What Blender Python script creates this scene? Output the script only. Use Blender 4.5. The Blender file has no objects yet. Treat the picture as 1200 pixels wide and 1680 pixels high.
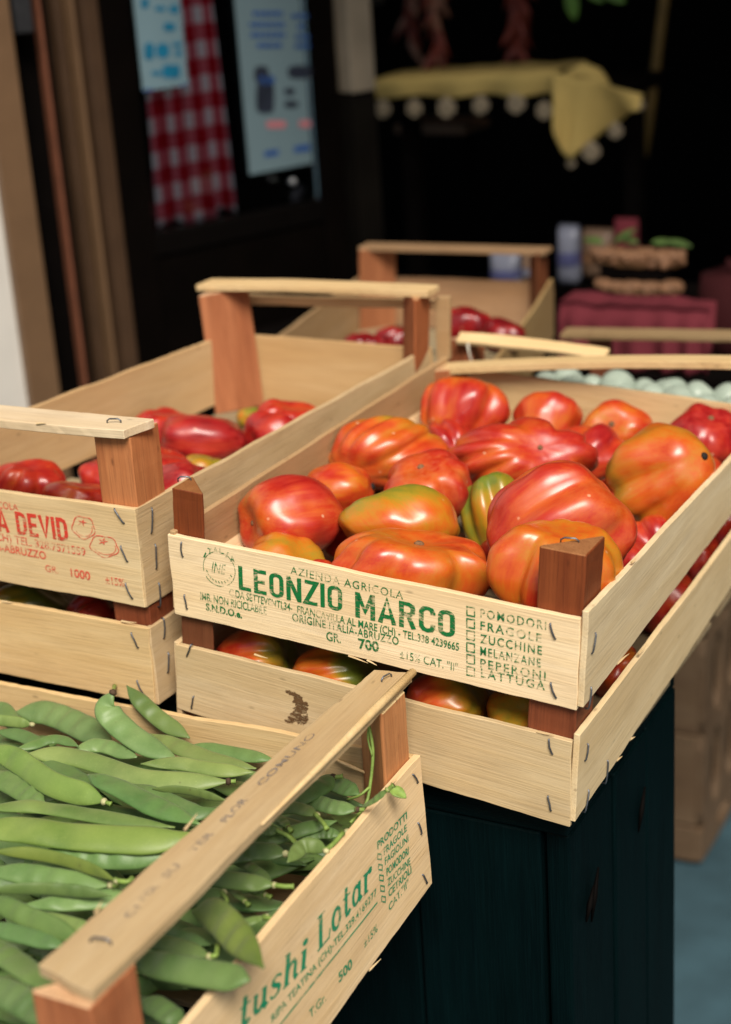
import bpy, bmesh, math, random
from mathutils import Vector, Matrix, noise
random.seed(7)
sc = bpy.context.scene
COL = sc.collection
V = Vector

# ------------------------------------------------------------------ camera, sky, sun, exposure
CO = V((0.6353161928, -0.88, 1.2717006944))
CR = V((0.88868534, 0.45420635, -0.06272923)); CU = V((-0.10842729, 0.34110324, 0.93375163)); CF = V((-0.44551306, 0.82300982, -0.35238181))
FP = 2739.2095
cam = bpy.data.cameras.new('camera'); camo = bpy.data.objects.new('camera', cam); COL.objects.link(camo)
camo.matrix_world = Matrix(((CR.x, CU.x, -CF.x, CO.x), (CR.y, CU.y, -CF.y, CO.y), (CR.z, CU.z, -CF.z, CO.z), (0, 0, 0, 1)))
cam.sensor_fit = 'VERTICAL'; cam.sensor_height = 36; cam.sensor_width = 36
cam.lens = FP/1680*36
cam.clip_start = .02; cam.clip_end = 500
cam.dof.use_dof = True; cam.dof.focus_distance = 1.10; cam.dof.aperture_fstop = 4.6
cam.dof.aperture_blades = 9
sc.camera = camo

SUN_EL, SUN_AZ = math.radians(50), math.radians(143)      # azimuth clockwise from +y
w = bpy.data.worlds.new('World'); sc.world = w; w.use_nodes = True
nt = w.node_tree
sky = nt.nodes.new('ShaderNodeTexSky'); sky.sky_type = 'NISHITA'; sky.sun_disc = False
sky.sun_elevation = SUN_EL; sky.sun_rotation = SUN_AZ; sky.dust_density = 3.0; sky.air_density = 1.0
nt.links.new(sky.outputs[0], nt.nodes['Background'].inputs[0]); nt.nodes['Background'].inputs[1].default_value = .07
sun = bpy.data.lights.new('sun', 'SUN'); sun.energy = 4.6; sun.angle = math.radians(24); sun.color = (1, .93, .82)
suno = bpy.data.objects.new('sun', sun); COL.objects.link(suno)
sd = V((math.sin(SUN_AZ)*math.cos(SUN_EL), math.cos(SUN_AZ)*math.cos(SUN_EL), math.sin(SUN_EL)))
suno.rotation_euler = sd.to_track_quat('Z', 'Y').to_euler(); suno.location = (0, -3, 5)
sc.view_settings.view_transform = 'Standard'; sc.view_settings.look = 'None'; sc.view_settings.gamma = 1
sc.view_settings.exposure = 0.0
sc.cycles.max_bounces = 6; sc.cycles.transparent_max_bounces = 12
sc.cycles.use_denoising = True

# ------------------------------------------------------------------ points from the photograph's pixels to planes of the place
def ray(px, py): return CF + CR*((px-600)/FP) - CU*((py-840)/FP)
def on(px, py, ax, v):
    d = ray(px, py); return CO + d*((v-CO[ax])/d[ax])
def onx(px, py, v): return on(px, py, 0, v)
def ony(px, py, v): return on(px, py, 1, v)
def onz(px, py, v): return on(px, py, 2, v)
def depth(p): return (V(p)-CO).dot(CF)
A = .0742                                                   # the big tomato crate leans a little to its right
ML = Matrix(((math.cos(A), 0, math.sin(A), 0), (0, 1, 0, 0), (-math.sin(A), 0, math.cos(A), .8), (0, 0, 0, 1)))
MLI = ML.inverted()
def LW(x, y, z): return ML @ V((x, y, z))
def onl(px, py, ax, v):
    o = MLI @ CO; d = MLI.to_3x3() @ ray(px, py); return ML @ (o + d*((v-o[ax])/d[ax]))

# ------------------------------------------------------------------ materials
class NT:
    def __init__(s, name):
        s.m = bpy.data.materials.new(name); s.m.use_nodes = True; s.t = s.m.node_tree
        s.b = s.t.nodes['Principled BSDF']; s.out = s.t.nodes['Material Output']
    def n(s, ty, **kw):
        nd = s.t.nodes.new(ty)
        for k, v in kw.items():
            if k.startswith('i_'): nd.inputs[k[2:].replace('_', ' ')].default_value = v
            else: setattr(nd, k, v)
        return nd
    def l(s, a, b): s.t.links.new(a, b)
    def coords(s, scale=(1, 1, 1), src='Object', rnd=True):
        tc = s.n('ShaderNodeTexCoord'); mp = s.n('ShaderNodeMapping'); mp.inputs['Scale'].default_value = scale
        if rnd:
            oi = s.n('ShaderNodeObjectInfo'); mul = s.n('ShaderNodeMath', operation='MULTIPLY'); mul.inputs[1].default_value = 37.0
            s.l(oi.outputs['Random'], mul.inputs[0]); cx = s.n('ShaderNodeCombineXYZ')
            s.l(mul.outputs[0], cx.inputs[0]); s.l(mul.outputs[0], cx.inputs[1]); s.l(mul.outputs[0], cx.inputs[2])
            ad = s.n('ShaderNodeVectorMath', operation='ADD'); s.l(tc.outputs[src], mp.inputs[0]); s.l(mp.outputs[0], ad.inputs[0]); s.l(cx.outputs[0], ad.inputs[1])
            return ad.outputs[0]
        s.l(tc.outputs[src], mp.inputs[0]); return mp.outputs[0]
    def noise(s, vec, scale, detail=4, rough=.55, dist=0):
        nd = s.n('ShaderNodeTexNoise'); nd.inputs['Scale'].default_value = scale; nd.inputs['Detail'].default_value = detail
        nd.inputs['Roughness'].default_value = rough; nd.inputs['Distortion'].default_value = dist
        s.l(vec, nd.inputs['Vector']); return nd.outputs['Fac']
    def ramp(s, fac, stops):
        r = s.n('ShaderNodeValToRGB'); e = r.color_ramp.elements
        while len(e) > 1: e.remove(e[-1])
        e[0].position = stops[0][0]; c = stops[0][1]; e[0].color = (c, c, c, 1) if not hasattr(c, '__len__') else (*c, 1)
        for p, c in stops[1:]:
            x = e.new(p); x.color = (c, c, c, 1) if not hasattr(c, '__len__') else (*c, 1)
        s.l(fac, r.inputs[0]); return r.outputs[0]
    def mix(s, fac, a, b, mode='MIX'):
        m = s.n('ShaderNodeMix', data_type='RGBA', blend_type=mode)
        for i, v in ((0, fac), (6, a), (7, b)):
            if isinstance(v, (int, float)): m.inputs[i].default_value = v
            elif isinstance(v, tuple): m.inputs[i].default_value = (*v, 1)
            else: s.l(v, m.inputs[i])
        return m.outputs[2]
    def math(s, op, a, b=None, c=None):
        m = s.n('ShaderNodeMath', operation=op)
        for i, v in enumerate((a, b, c)):
            if v is None: continue
            if isinstance(v, (int, float)): m.inputs[i].default_value = v
            else: s.l(v, m.inputs[i])
        return m.outputs[0]
    def bump(s, h, strength=.3, dist=.001, prev=None):
        b = s.n('ShaderNodeBump'); b.inputs['Strength'].default_value = strength; b.inputs['Distance'].default_value = dist
        s.l(h, b.inputs['Height'])
        if prev: s.l(prev, b.inputs['Normal'])
        return b.outputs[0]
    def fin(s, col, rough=.6, normal=None, spec=.5):
        if isinstance(col, tuple): s.b.inputs['Base Color'].default_value = (*col, 1)
        else: s.l(col, s.b.inputs['Base Color'])
        if isinstance(rough, (int, float)): s.b.inputs['Roughness'].default_value = rough
        else: s.l(rough, s.b.inputs['Roughness'])
        if normal: s.l(normal, s.b.inputs['Normal'])
        s.b.inputs['Specular IOR Level'].default_value = spec
        return s.m

def wood(name, light, dark, fibre, fibre_amt=.5, rough=.62, bump=.35):
    n = NT(name)
    c1 = n.coords((7, 95, 95)); c2 = n.coords((22, 760, 760)); c3 = n.coords((4, 22, 22))
    broad = n.noise(c1, 1.0, 5, .62, .5); fine = n.noise(c2, 1.0, 3, .6); cloud = n.noise(c3, 1.2, 3)
    base = n.mix(n.ramp(broad, [(.3, 0.), (.7, 1.)]), light, dark)
    base = n.mix(n.math('MULTIPLY', n.ramp(cloud, [(.42, 0.), (.72, 1.)]), .6), base, tuple(x*y for x, y in zip(dark, (.86, .78, .68))))
    base = n.mix(n.math('MULTIPLY', n.ramp(fine, [(.5, 0.), (.72, 1.)]), fibre_amt), base, fibre)
    vk = n.n('ShaderNodeTexVoronoi'); vk.inputs['Scale'].default_value = 1.0; n.l(n.coords((2.6, 9, 9)), vk.inputs['Vector'])
    base = n.mix(n.math('MULTIPLY', n.ramp(vk.outputs['Distance'], [(.02, .85), (.05, .55), (.11, 0.)]), .8), base, tuple(x*.55 for x in fibre))
    # odd knots and pores
    vor = n.n('ShaderNodeTexVoronoi'); vor.inputs['Scale'].default_value = 1.0; n.l(n.coords((22, 60, 60)), vor.inputs['Vector'])
    dots = n.ramp(vor.outputs['Distance'], [(.03, 1.), (.085, 0.)])
    base = n.mix(n.math('MULTIPLY', dots, .5), base, tuple(x*.4 for x in fibre))
    st_ = n.noise(n.coords((9, 26, 26)), 1.0, 5, .65)
    base = n.mix(n.math('MULTIPLY', n.ramp(st_, [(.52, 0.), (.74, 1.)]), .42), base, tuple(x*y for x, y in zip(dark, (.62, .58, .56))))
    oi = n.n('ShaderNodeObjectInfo')
    base = n.mix(1.0, base, oi.outputs['Color'], 'MULTIPLY')
    h = n.math('ADD', fine, n.math('MULTIPLY', broad, .8))
    return n.fin(base, rough, n.bump(h, bump, .0008), .3)
M_POPLAR = wood('poplar_slat', (.735, .585, .365), (.675, .51, .285), (.50, .355, .185), .5, .68, .45)
M_POST = wood('post_wood', (.47, .205, .088), (.32, .12, .048), (.17, .06, .026), .6, .6, .4)
M_ENDGRAIN = wood('sawn_end', (.66, .50, .30), (.52, .36, .2), (.3, .18, .09), .6, .8, .6)

def plain(name, col, rough=.6, var=.25, scale=20, bump=0, spec=.4, metallic=0):
    n = NT(name); f = n.noise(n.coords((1, 1, 1)), scale, 4)
    c = n.mix(n.ramp(f, [(.3, 0.), (.7, 1.)]), tuple(x*(1-var) for x in col), tuple(min(1, x*(1+var)) for x in col))
    n.b.inputs['Metallic'].default_value = metallic
    return n.fin(c, rough, n.bump(f, bump, .002) if bump else None, spec)
M_STAPLE = plain('staple_wire', (.16, .17, .19), .4, .3, 300, 0, .5, .85)

def ink(name, col, wear=.5):
    n = NT(name); c = n.coords((260, 900, 900), rnd=False); f = n.noise(c, 1.0, 3, .6)
    g = n.noise(n.coords((60, 60, 60), rnd=False), 1.0, 2)
    a = n.math('ADD', f, n.math('MULTIPLY', n.math('SUBTRACT', g, .5), .7))
    alpha = n.ramp(a, [(wear-.14, .15), (wear+.04, 1.)])
    n.l(n.mix(f, tuple(x*.8 for x in col), tuple(x*1.25 for x in col)), n.b.inputs['Base Color'])
    n.l(alpha, n.b.inputs['Alpha']); n.b.inputs['Roughness'].default_value = .7; n.b.inputs['Specular IOR Level'].default_value = .2
    return n.m
M_GREEN = ink('green_ink', (.008, .16, .04), .46)
M_GREENW = ink('worn_green_ink', (.012, .17, .05), .53)
M_LOTAR = ink('bluish_green_ink', (.012, .25, .12), .42)
M_RED = ink('red_ink', (.62, .05, .03), .44)
M_REDW = ink('worn_red_ink', (.66, .1, .06), .53)
M_GREY = ink('grey_ink', (.2, .17, .15), .56)
M_DIRT = ink('brown_dirt', (.13, .07, .03), .52)

def tomato_mat():
    n = NT('tomato_skin')
    at = n.n('ShaderNodeAttribute', attribute_name='tc'); P = at.outputs['Vector']
    oi = n.n('ShaderNodeObjectInfo'); sep = n.n('ShaderNodeSeparateColor'); n.l(oi.outputs['Color'], sep.inputs[0])
    mul = n.math('MULTIPLY', oi.outputs['Random'], 50.0); cx = n.n('ShaderNodeCombineXYZ')
    for k in range(3): n.l(mul, cx.inputs[k])
    def sc_(s3):
        mp = n.n('ShaderNodeMapping'); mp.inputs['Scale'].default_value = s3; n.l(P, mp.inputs[0])
        ad = n.n('ShaderNodeVectorMath', operation='ADD'); n.l(mp.outputs[0], ad.inputs[0]); n.l(cx.outputs[0], ad.inputs[1]); return ad.outputs[0]
    patch = n.noise(sc_((1, 1, 1)), 1.1, 2, .5); streak = n.noise(sc_((4.2, 4.2, .35)), 1.7, 2, .5); fine = n.noise(sc_((15, 15, .7)), 2.2, 3, .6)
    sx = n.n('ShaderNodeSeparateXYZ'); n.l(P, sx.inputs[0])
    rib = n.n('ShaderNodeAttribute', attribute_name='rib').outputs['Fac']
    shoulder = n.ramp(sx.outputs[2], [(0, 0.), (.15, .0), (.95, 1.)])
    m = n.math('ADD', n.math('ADD', sep.outputs[0], .012), n.math('MULTIPLY', n.math('SUBTRACT', patch, .5), .62))
    m = n.math('ADD', m, n.math('MULTIPLY', n.math('SUBTRACT', streak, .5), .26))
    m = n.math('ADD', m, n.math('MULTIPLY', n.math('SUBTRACT', fine, .5), .17))
    m = n.math('ADD', m, n.math('MULTIPLY', rib, .10))
    m = n.math('ADD', m, n.math('MULTIPLY', shoulder, sep.outputs[1]))
    col = n.ramp(m, [(0., (.15, .004, .007)), (.22, (.34, .010, .010)), (.38, (.46, .030, .010)), (.53, (.55, .095, .010)), (.69, (.50, .18, .012)), (.83, (.33, .22, .015)), (1., (.15, .18, .018))])
    pink = n.math('MULTIPLY', sep.outputs[2], n.ramp(streak, [(.4, 0.), (.65, 1.)]))
    col = n.mix(n.math('MULTIPLY', pink, .25), col, (.55, .10, .075))
    # pale specks and tiny scars
    tc = n.n('ShaderNodeTexCoord'); vor = n.n('ShaderNodeTexVoronoi'); vor.inputs['Scale'].default_value = 75; n.l(tc.outputs['Object'], vor.inputs['Vector'])
    sp = n.math('MULTIPLY', n.ramp(vor.outputs['Distance'], [(.05, 1.), (.12, 0.)]), n.ramp(patch, [(.5, 0.), (.62, .8)]))
    col = n.mix(sp, col, (.78, .5, .3))
    n2 = n.noise(tc.outputs['Object'], 420, 2)
    n3 = n.noise(tc.outputs['Object'], 45, 2)
    n.b.inputs['Coat Weight'].default_value = .3; n.b.inputs['Coat Roughness'].default_value = .24
    n.b.inputs['Subsurface Weight'].default_value = .03; n.b.inputs['Subsurface Radius'].default_value = (.02, .006, .003); n.b.inputs['Subsurface Scale'].default_value = .3
    nb = n.bump(n3, .16, .004); nb = n.bump(n2, .05, .0006, nb)
    return n.fin(col, n.ramp(patch, [(.3, .30), (.7, .42)]), nb, .5)
M_TOM = tomato_mat()
M_SCAR = plain('dark_scar', (.012, .008, .006), .8, .3, 300)
M_CORK = plain('corky_scar', (.20, .10, .045), .8, .4, 400, .4)

def bean_mat():
    n = NT('bean_skin'); oi = n.n('ShaderNodeObjectInfo')
    f = n.noise(n.coords((1, 1, 1)), 40, 4); f2 = n.noise(n.coords((1, 1, 1)), 900, 2); f3 = n.noise(n.coords((1, 1, 1)), 14, 2)
    c = n.mix(n.ramp(f, [(.3, 0.), (.72, 1.)]), (.078, .148, .036), (.155, .232, .070))
    c = n.mix(n.math('MULTIPLY', n.ramp(f3, [(.4, 0.), (.7, 1.)]), .45), c, (.20, .29, .075))
    seam = n.n('ShaderNodeAttribute', attribute_name='seam').outputs['Fac']
    c = n.mix(n.math('MULTIPLY', seam, .55), c, (.07, .16, .025))
    c = n.mix(n.math('MULTIPLY', n.ramp(f2, [(.6, 0.), (.78, 1.)]), .25), c, (.3, .42, .13))
    c = n.mix(1.0, c, oi.outputs['Color'], 'MULTIPLY')
    vor = n.n('ShaderNodeTexVoronoi'); vor.inputs['Scale'].default_value = 60; n.l(n.coords((1, 1, 1)), vor.inputs['Vector'])
    c = n.mix(n.math('MULTIPLY', n.ramp(vor.outputs['Distance'], [(.03, 1.), (.06, 0.)]), .5), c, (.08, .07, .02))
    nb = n.bump(f2, .08, .0005); nb = n.bump(f, .25, .002, nb)
    n.b.inputs['Sheen Weight'].default_value = .07
    return n.fin(c, .46, nb, .4)
M_BEAN = bean_mat()
M_STEM = plain('bean_stem', (.20, .30, .06), .55, .35, 150)
M_CAP = plain('bean_cap', (.42, .40, .20), .6, .4, 300)
M_BROWNSTEM = plain('dry_stem', (.07, .04, .02), .8, .3, 200)

# ------------------------------------------------------------------ object helpers
def tag(o, label, cat=None, group=None, kind=None):
    if label: o['label'] = label
    if cat: o['category'] = cat
    if group: o['group'] = group
    if kind: o['kind'] = kind
    return o
def empty(name, label, cat, loc=(0, 0, 0), group=None, mat=None):
    o = bpy.data.objects.new(name, None); COL.objects.link(o); o.empty_display_size = .02
    o.matrix_world = mat if mat else Matrix.Translation(V(loc))
    o['mw'] = [c for r_ in o.matrix_basis for c in r_]
    return tag(o, label, cat, group)
def mwof(o): # world matrix of an object whose chain is not yet evaluated
    m = o.matrix_basis.copy(); p = o.parent
    while p: m = p.matrix_basis @ m; p = p.parent
    return m
def obj(name, me, mat, parent=None, mw=None, color=None, smooth=False):
    o = bpy.data.objects.new(name, me); COL.objects.link(o)
    if mat and not me.materials: me.materials.append(mat)
    mw = mw if mw else Matrix.Identity(4)
    if parent:
        o.parent = parent; o.matrix_basis = mwof(parent).inverted() @ mw
    else: o.matrix_basis = mw
    if color: o.color = (*color, 1) if len(color) == 3 else color
    if smooth:
        for p in me.polygons: p.use_smooth = True
    return o
def mesh(name, vs, fs):
    me = bpy.data.meshes.new(name); me.from_pydata([tuple(v) for v in vs], [], fs); me.update(); return me
def frame(origin, xdir, ydir):
    x = V(xdir).normalized(); z = x.cross(V(ydir)).normalized(); y = z.cross(x)
    return Matrix(((x.x, y.x, z.x, origin[0]), (x.y, y.y, z.y, origin[1]), (x.z, y.z, z.z, origin[2]), (0, 0, 0, 1)))
class MB:
    def __init__(s): s.v = []; s.f = []
    def box(s, a, b):
        i = len(s.v); (x0, y0, z0), (x1, y1, z1) = a, b
        s.v += [(x0, y0, z0), (x1, y0, z0), (x1, y1, z0), (x0, y1, z0), (x0, y0, z1), (x1, y0, z1), (x1, y1, z1), (x0, y1, z1)]
        s.f += [tuple(i+k for k in q) for q in ((0, 3, 2, 1), (4, 5, 6, 7), (0, 1, 5, 4), (1, 2, 6, 5), (2, 3, 7, 6), (3, 0, 4, 7))]
    def tube(s, pts, rad, n=8, cap=True):
        pts = [V(p) for p in pts]; i0 = len(s.v); m = len(pts)
        up = V((.31, .2, .93))
        for k, p in enumerate(pts):
            t = (pts[min(k+1, m-1)]-pts[max(k-1, 0)]).normalized(); a = t.cross(up)
            if a.length < .01: a = t.cross(V((1, 0, 0)))
            a.normalize(); b = t.cross(a); r = rad[k] if hasattr(rad, '__len__') else rad
            for q in range(n):
                an = 2*math.pi*q/n; s.v.append(tuple(p + a*(math.cos(an)*r) + b*(math.sin(an)*r)))
        for k in range(m-1):
            for q in range(n):
                s.f.append((i0+k*n+q, i0+k*n+(q+1) % n, i0+(k+1)*n+(q+1) % n, i0+(k+1)*n+q))
        if cap:
            s.f.append(tuple(i0+q for q in reversed(range(n)))); s.f.append(tuple(i0+(m-1)*n+q for q in range(n)))
    def build(s, name, mat, parent=None, mw=None, color=None, smooth=False):
        return obj(name, mesh(name, s.v, s.f), mat, parent, mw, color, smooth)
def bevel(o, w_, seg=2):
    m = o.modifiers.new('bevel', 'BEVEL'); m.width = w_; m.segments = seg; m.limit_method = 'ANGLE'; m.angle_limit = math.radians(40)
    return o

# ------------------------------------------------------------------ slats, posts, staples, stamped writing
BOARDS = {}
def board(name, p00, p10, p11, p01, th, parent, color=(1, 1, 1), bow=0., seed=0, rough=.0007, mat=None, ny=5, notch=None):
    p00, p10, p11, p01 = map(V, (p00, p10, p11, p01))
    mw = frame(p00, p10-p00, p01-p00); mi = mw.inverted()
    q = [mi @ p for p in (p00, p10, p11, p01)]
    L = q[1].length; nx = max(10, int(L/.006))
    vs = []; fs = []
    def zoff(s): return bow*4*s*(1-s)+noise.noise(V((s*L*9, 1.5, seed*2.3)))*.0006
    for side in (0, 1):
        for i in range(nx+1):
            s = i/nx
            for j in range(ny+1):
                t = j/ny
                p = q[0]*(1-s)*(1-t)+q[1]*s*(1-t)+q[2]*s*t+q[3]*(1-s)*t
                e = 0
                if j in (0, ny):
                    e = noise.noise(V((s*L*22, seed*3.1+j, .3)))*rough*1.1 + noise.noise(V((s*L*400, seed*1.7+j, side*2.)))*rough*.42
                    if notch and j == ny:
                        for ns, nw, nd in notch: e -= nd*max(0, 1-abs(s-ns)/nw)
                ex = 0
                if i in (0, nx): ex = noise.noise(V((t*4, seed*5.3+i, .7)))*rough*1.3
                n_ = 0
                vs.append((p.x+ex, p.y+e, p.z+zoff(s)+n_-(th if side else 0)))
    W = ny+1; N = (nx+1)*W
    for i in range(nx):
        for j in range(ny):
            a = i*W+j; fs.append((a, a+W, a+W+1, a+1)); fs.append((N+a, N+a+1, N+a+W+1, N+a+W))
    for i in range(nx):
        a = i*W; fs.append((a, N+a, N+a+W, a+W)); a += ny; fs.append((a, a+W, N+a+W, N+a))
    for j in range(ny):
        a = j; fs.append((a, a+1, N+a+1, N+a)); a = nx*W+j; fs.append((a, N+a, N+a+1, a+1))
    o = obj(name, mesh(name, vs, fs), mat or M_POPLAR, parent, mw, color, True)
    for p in o.data.polygons: p.use_smooth = False
    bevel(o, .0005, 1)
    o['_L'] = L
    Hh = q[3].y
    def zat(x, y):
        s_, t_ = min(1, max(0, x/L)), min(1, max(0, y/Hh)); return (q[0]*(1-s_)*(1-t_)+q[1]*s_*(1-t_)+q[2]*s_*t_+q[3]*(1-s_)*t_).z+zoff(s_)
    BOARDS[o] = (mw, L, zat, th)
    return o
def bpx(b, px, py, lift=0):
    """where the photograph's pixel falls on the outer face of slat b, in the slat's own x, y"""
    mw = BOARDS[b][0]; mi = mw.inverted(); o = mi @ CO; d = mi.to_3x3() @ ray(px, py)
    p = o + d*(-o.z/d.z); return p.x, p.y
def staple(b, px, py, ln=.010, ang=75, parent=None):
    x, y = bpx(b, px, py); mw, L, zo, th = BOARDS[b]
    z = zo(x, y)
    a = math.radians(ang+random.uniform(-9, 9)); dx, dy = math.cos(a)*ln/2, math.sin(a)*ln/2
    k = random.uniform(-.0006, .0006)
    pts = [(x-dx, y-dy, z-.0015), (x-dx, y-dy, z+.0006), (x-dx*.8, y-dy*.8, z+.0011), (x+k, y, z+.0013), (x+dx*.8, y+dy*.8, z+.0011), (x+dx, y+dy, z+.0006), (x+dx, y+dy, z-.0015)]
    m = MB(); m.tube(pts, .00062, 6)
    return m.build('staple', M_STAPLE, b, mw, None, True)
def staple3(p, d, up, parent, ln=.009):
    p, d, up = V(p), V(d).normalized(), V(up).normalized()
    m = MB(); m.tube([p-d*ln/2-up*.001, p-d*ln/2+up*.0012, p-d*ln*.3+up*.0026, p+d*ln*.3+up*.0026, p+d*ln/2+up*.0012, p+d*ln/2-up*.001], .0006, 6)
    return m.build('staple', M_STAPLE, parent, None, None, True)
def post(base, top, d1, d2, size, parent, color=(1, 1, 1), shape='tri', endcol=(1, 1, 1), size2=None):
    """corner post: right angle at base, legs along d1 and d2"""
    base, top = V(base), V(top); ax = top-base; h = ax.length
    d1, d2 = V(d1).normalized(), V(d2).normalized(); s2 = size2 or size
    mw = frame(base, ax, d1); mi = mw.inverted().to_3x3()
    a, b = mi @ (d1*size), mi @ (d2*s2)
    prof = [V((0, 0, 0)), a, b] if shape == 'tri' else [V((0, 0, 0)), a, a+b, b]
    if shape == 'tri': prof = [V((0, 0, 0)), a*.97, a*1.0+b*.05, b*1.0+a*.05, b*.97]
    n = len(prof); rows = 14; vs = []; fs = []
    for i in range(rows+1):
        for k, p in enumerate(prof):
            j = noise.noise(V((i*.9, k*7.1, base.x*40)))*.0004
            vs.append((h*i/rows, p.y+j, p.z+j))
    for i in range(rows):
        for k in range(n): fs.append((i*n+k, i*n+(k+1) % n, (i+1)*n+(k+1) % n, (i+1)*n+k))
    fs.append(tuple(reversed(range(n)))); fs.append(tuple(rows*n+k for k in range(n)))
    me = mesh('corner_post', vs, fs); me.materials.append(M_POST); me.materials.append(M_ENDGRAIN)
    bm = bmesh.new(); bm.from_mesh(me); bmesh.ops.recalc_face_normals(bm, faces=bm.faces); bm.to_mesh(me); bm.free()
    me.polygons[-1].material_index = 1; me.polygons[-2].material_index = 1
    o = obj('corner_post', me, None, parent, mw, color); bevel(o, .0007, 1); return o

# --- text
_tmp = {}
def text_geo(s, bold=0., shear=0., spacing=1.0):
    cu = bpy.data.curves.new('t', 'FONT'); cu.body = s; cu.offset = bold; cu.shear = shear; cu.space_character = spacing; cu.resolution_u = 3
    o = bpy.data.objects.new('t', cu); COL.objects.link(o)
    dg = bpy.context.evaluated_depsgraph_get(); me = bpy.data.meshes.new_from_object(o.evaluated_get(dg))
    vs = [tuple(v.co) for v in me.vertices]; fs = [tuple(p.vertices) for p in me.polygons]
    bpy.data.objects.remove(o); bpy.data.curves.remove(cu); bpy.data.meshes.remove(me)
    return vs, fs
_H = text_geo('H'); CAP = max(v[1] for v in _H[0])
# block glyphs as strokes on a 0..1 x 0..1 box: tall stencil capitals
def rrect(x0, y0, x1, y1, r, n=5):
    pts = []
    for cx, cy, a0 in ((x1-r, y1-r, 0), (x0+r, y1-r, 90), (x0+r, y0+r, 180), (x1-r, y0+r, 270)):
        for k in range(n+1):
            a = math.radians(a0+90*k/n); pts.append((cx+r*math.cos(a), cy+r*math.sin(a)))
    pts.append(pts[0]); return pts
BLOCK = {
 'L': (.44, [[(.07, 1), (.07, .07), (.44, .07)]]), 'E': (.45, [[(.45, .93), (.07, .93), (.07, .07), (.45, .07)], [(.07, .5), (.40, .5)]]),
 'O': (.5, [rrect(.07, .07, .43, .93, .17)]), 'N': (.52, [[(.07, 0), (.07, 1)], [(.45, 0), (.45, 1)], [(.07, .96), (.45, .04)]]),
 'Z': (.46, [[(.02, .93), (.42, .93), (.04, .07), (.46, .07)]]), 'I': (.14, [[(.07, 0), (.07, 1)]]),
 'M': (.62, [[(.07, 0), (.07, 1)], [(.55, 0), (.55, 1)], [(.08, .95), (.31, .3), (.54, .95)]]),
 'A': (.54, [[(.05, 0), (.27, .97), (.49, 0)], [(.13, .27), (.41, .27)]]),
 'R': (.5, [[(.07, 0), (.07, .93), (.30, .93), (.41, .86), (.43, .74), (.41, .6), (.30, .52), (.07, .52)], [(.28, .5), (.45, 0)]]),
 'C': (.48, [[(.43, .68), (.43, .78), (.38, .89), (.26, .93), (.15, .90), (.08, .80), (.07, .5), (.08, .2), (.15, .10), (.26, .07), (.38, .11), (.43, .22), (.43, .33)]]),
 'D': (.5, [[(.07, 0), (.07, .93), (.25, .93), (.38, .86), (.43, .72), (.43, .28), (.38, .14), (.25, .07), (.07, .07)]]),
 'V': (.5, [[(.04, 1), (.25, .05), (.46, 1)]]), ' ': (.22, []),
}
def ribbon(pts, wd, vs, fs, closed=False):
    n = len(pts)
    if closed: pts = pts[:-1]; n -= 1
    i0 = len(vs)
    for k in range(n):
        p = V((*pts[k], 0))
        a = V((*pts[(k-1) % n], 0)) if (closed or k > 0) else None
        b = V((*pts[(k+1) % n], 0)) if (closed or k < n-1) else None
        d1 = (p-a).normalized() if a else (b-p).normalized(); d2 = (b-p).normalized() if b else d1
        n1 = V((-d1.y, d1.x, 0)); n2 = V((-d2.y, d2.x, 0)); m = (n1+n2)
        m = m/ max(.35, m.length_squared/2) if m.length > .01 else n1
        ww = wd(k/(max(1, n-1))) if callable(wd) else wd
        vs.append(tuple(p+m*(ww/2))[:2]); vs.append(tuple(p-m*(ww/2))[:2])
    for k in range(n if closed else n-1):
        a = i0+2*k; b = i0+2*((k+1) % n); fs.append((a, a+1, b+1, b))
def block_geo(s, wt=.14, gap=.11):
    vs = []; fs = []; x = 0
    for c in s:
        wd, strokes = BLOCK[c]
        for st in strokes:
            closed = len(st) > 4 and st[0] == st[-1]
            ribbon([(x+p[0], p[1]) for p in st], wt, vs, fs, closed)
        x += wd+gap
    return [(a, b, 0) for a, b in vs], fs, x-gap
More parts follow.
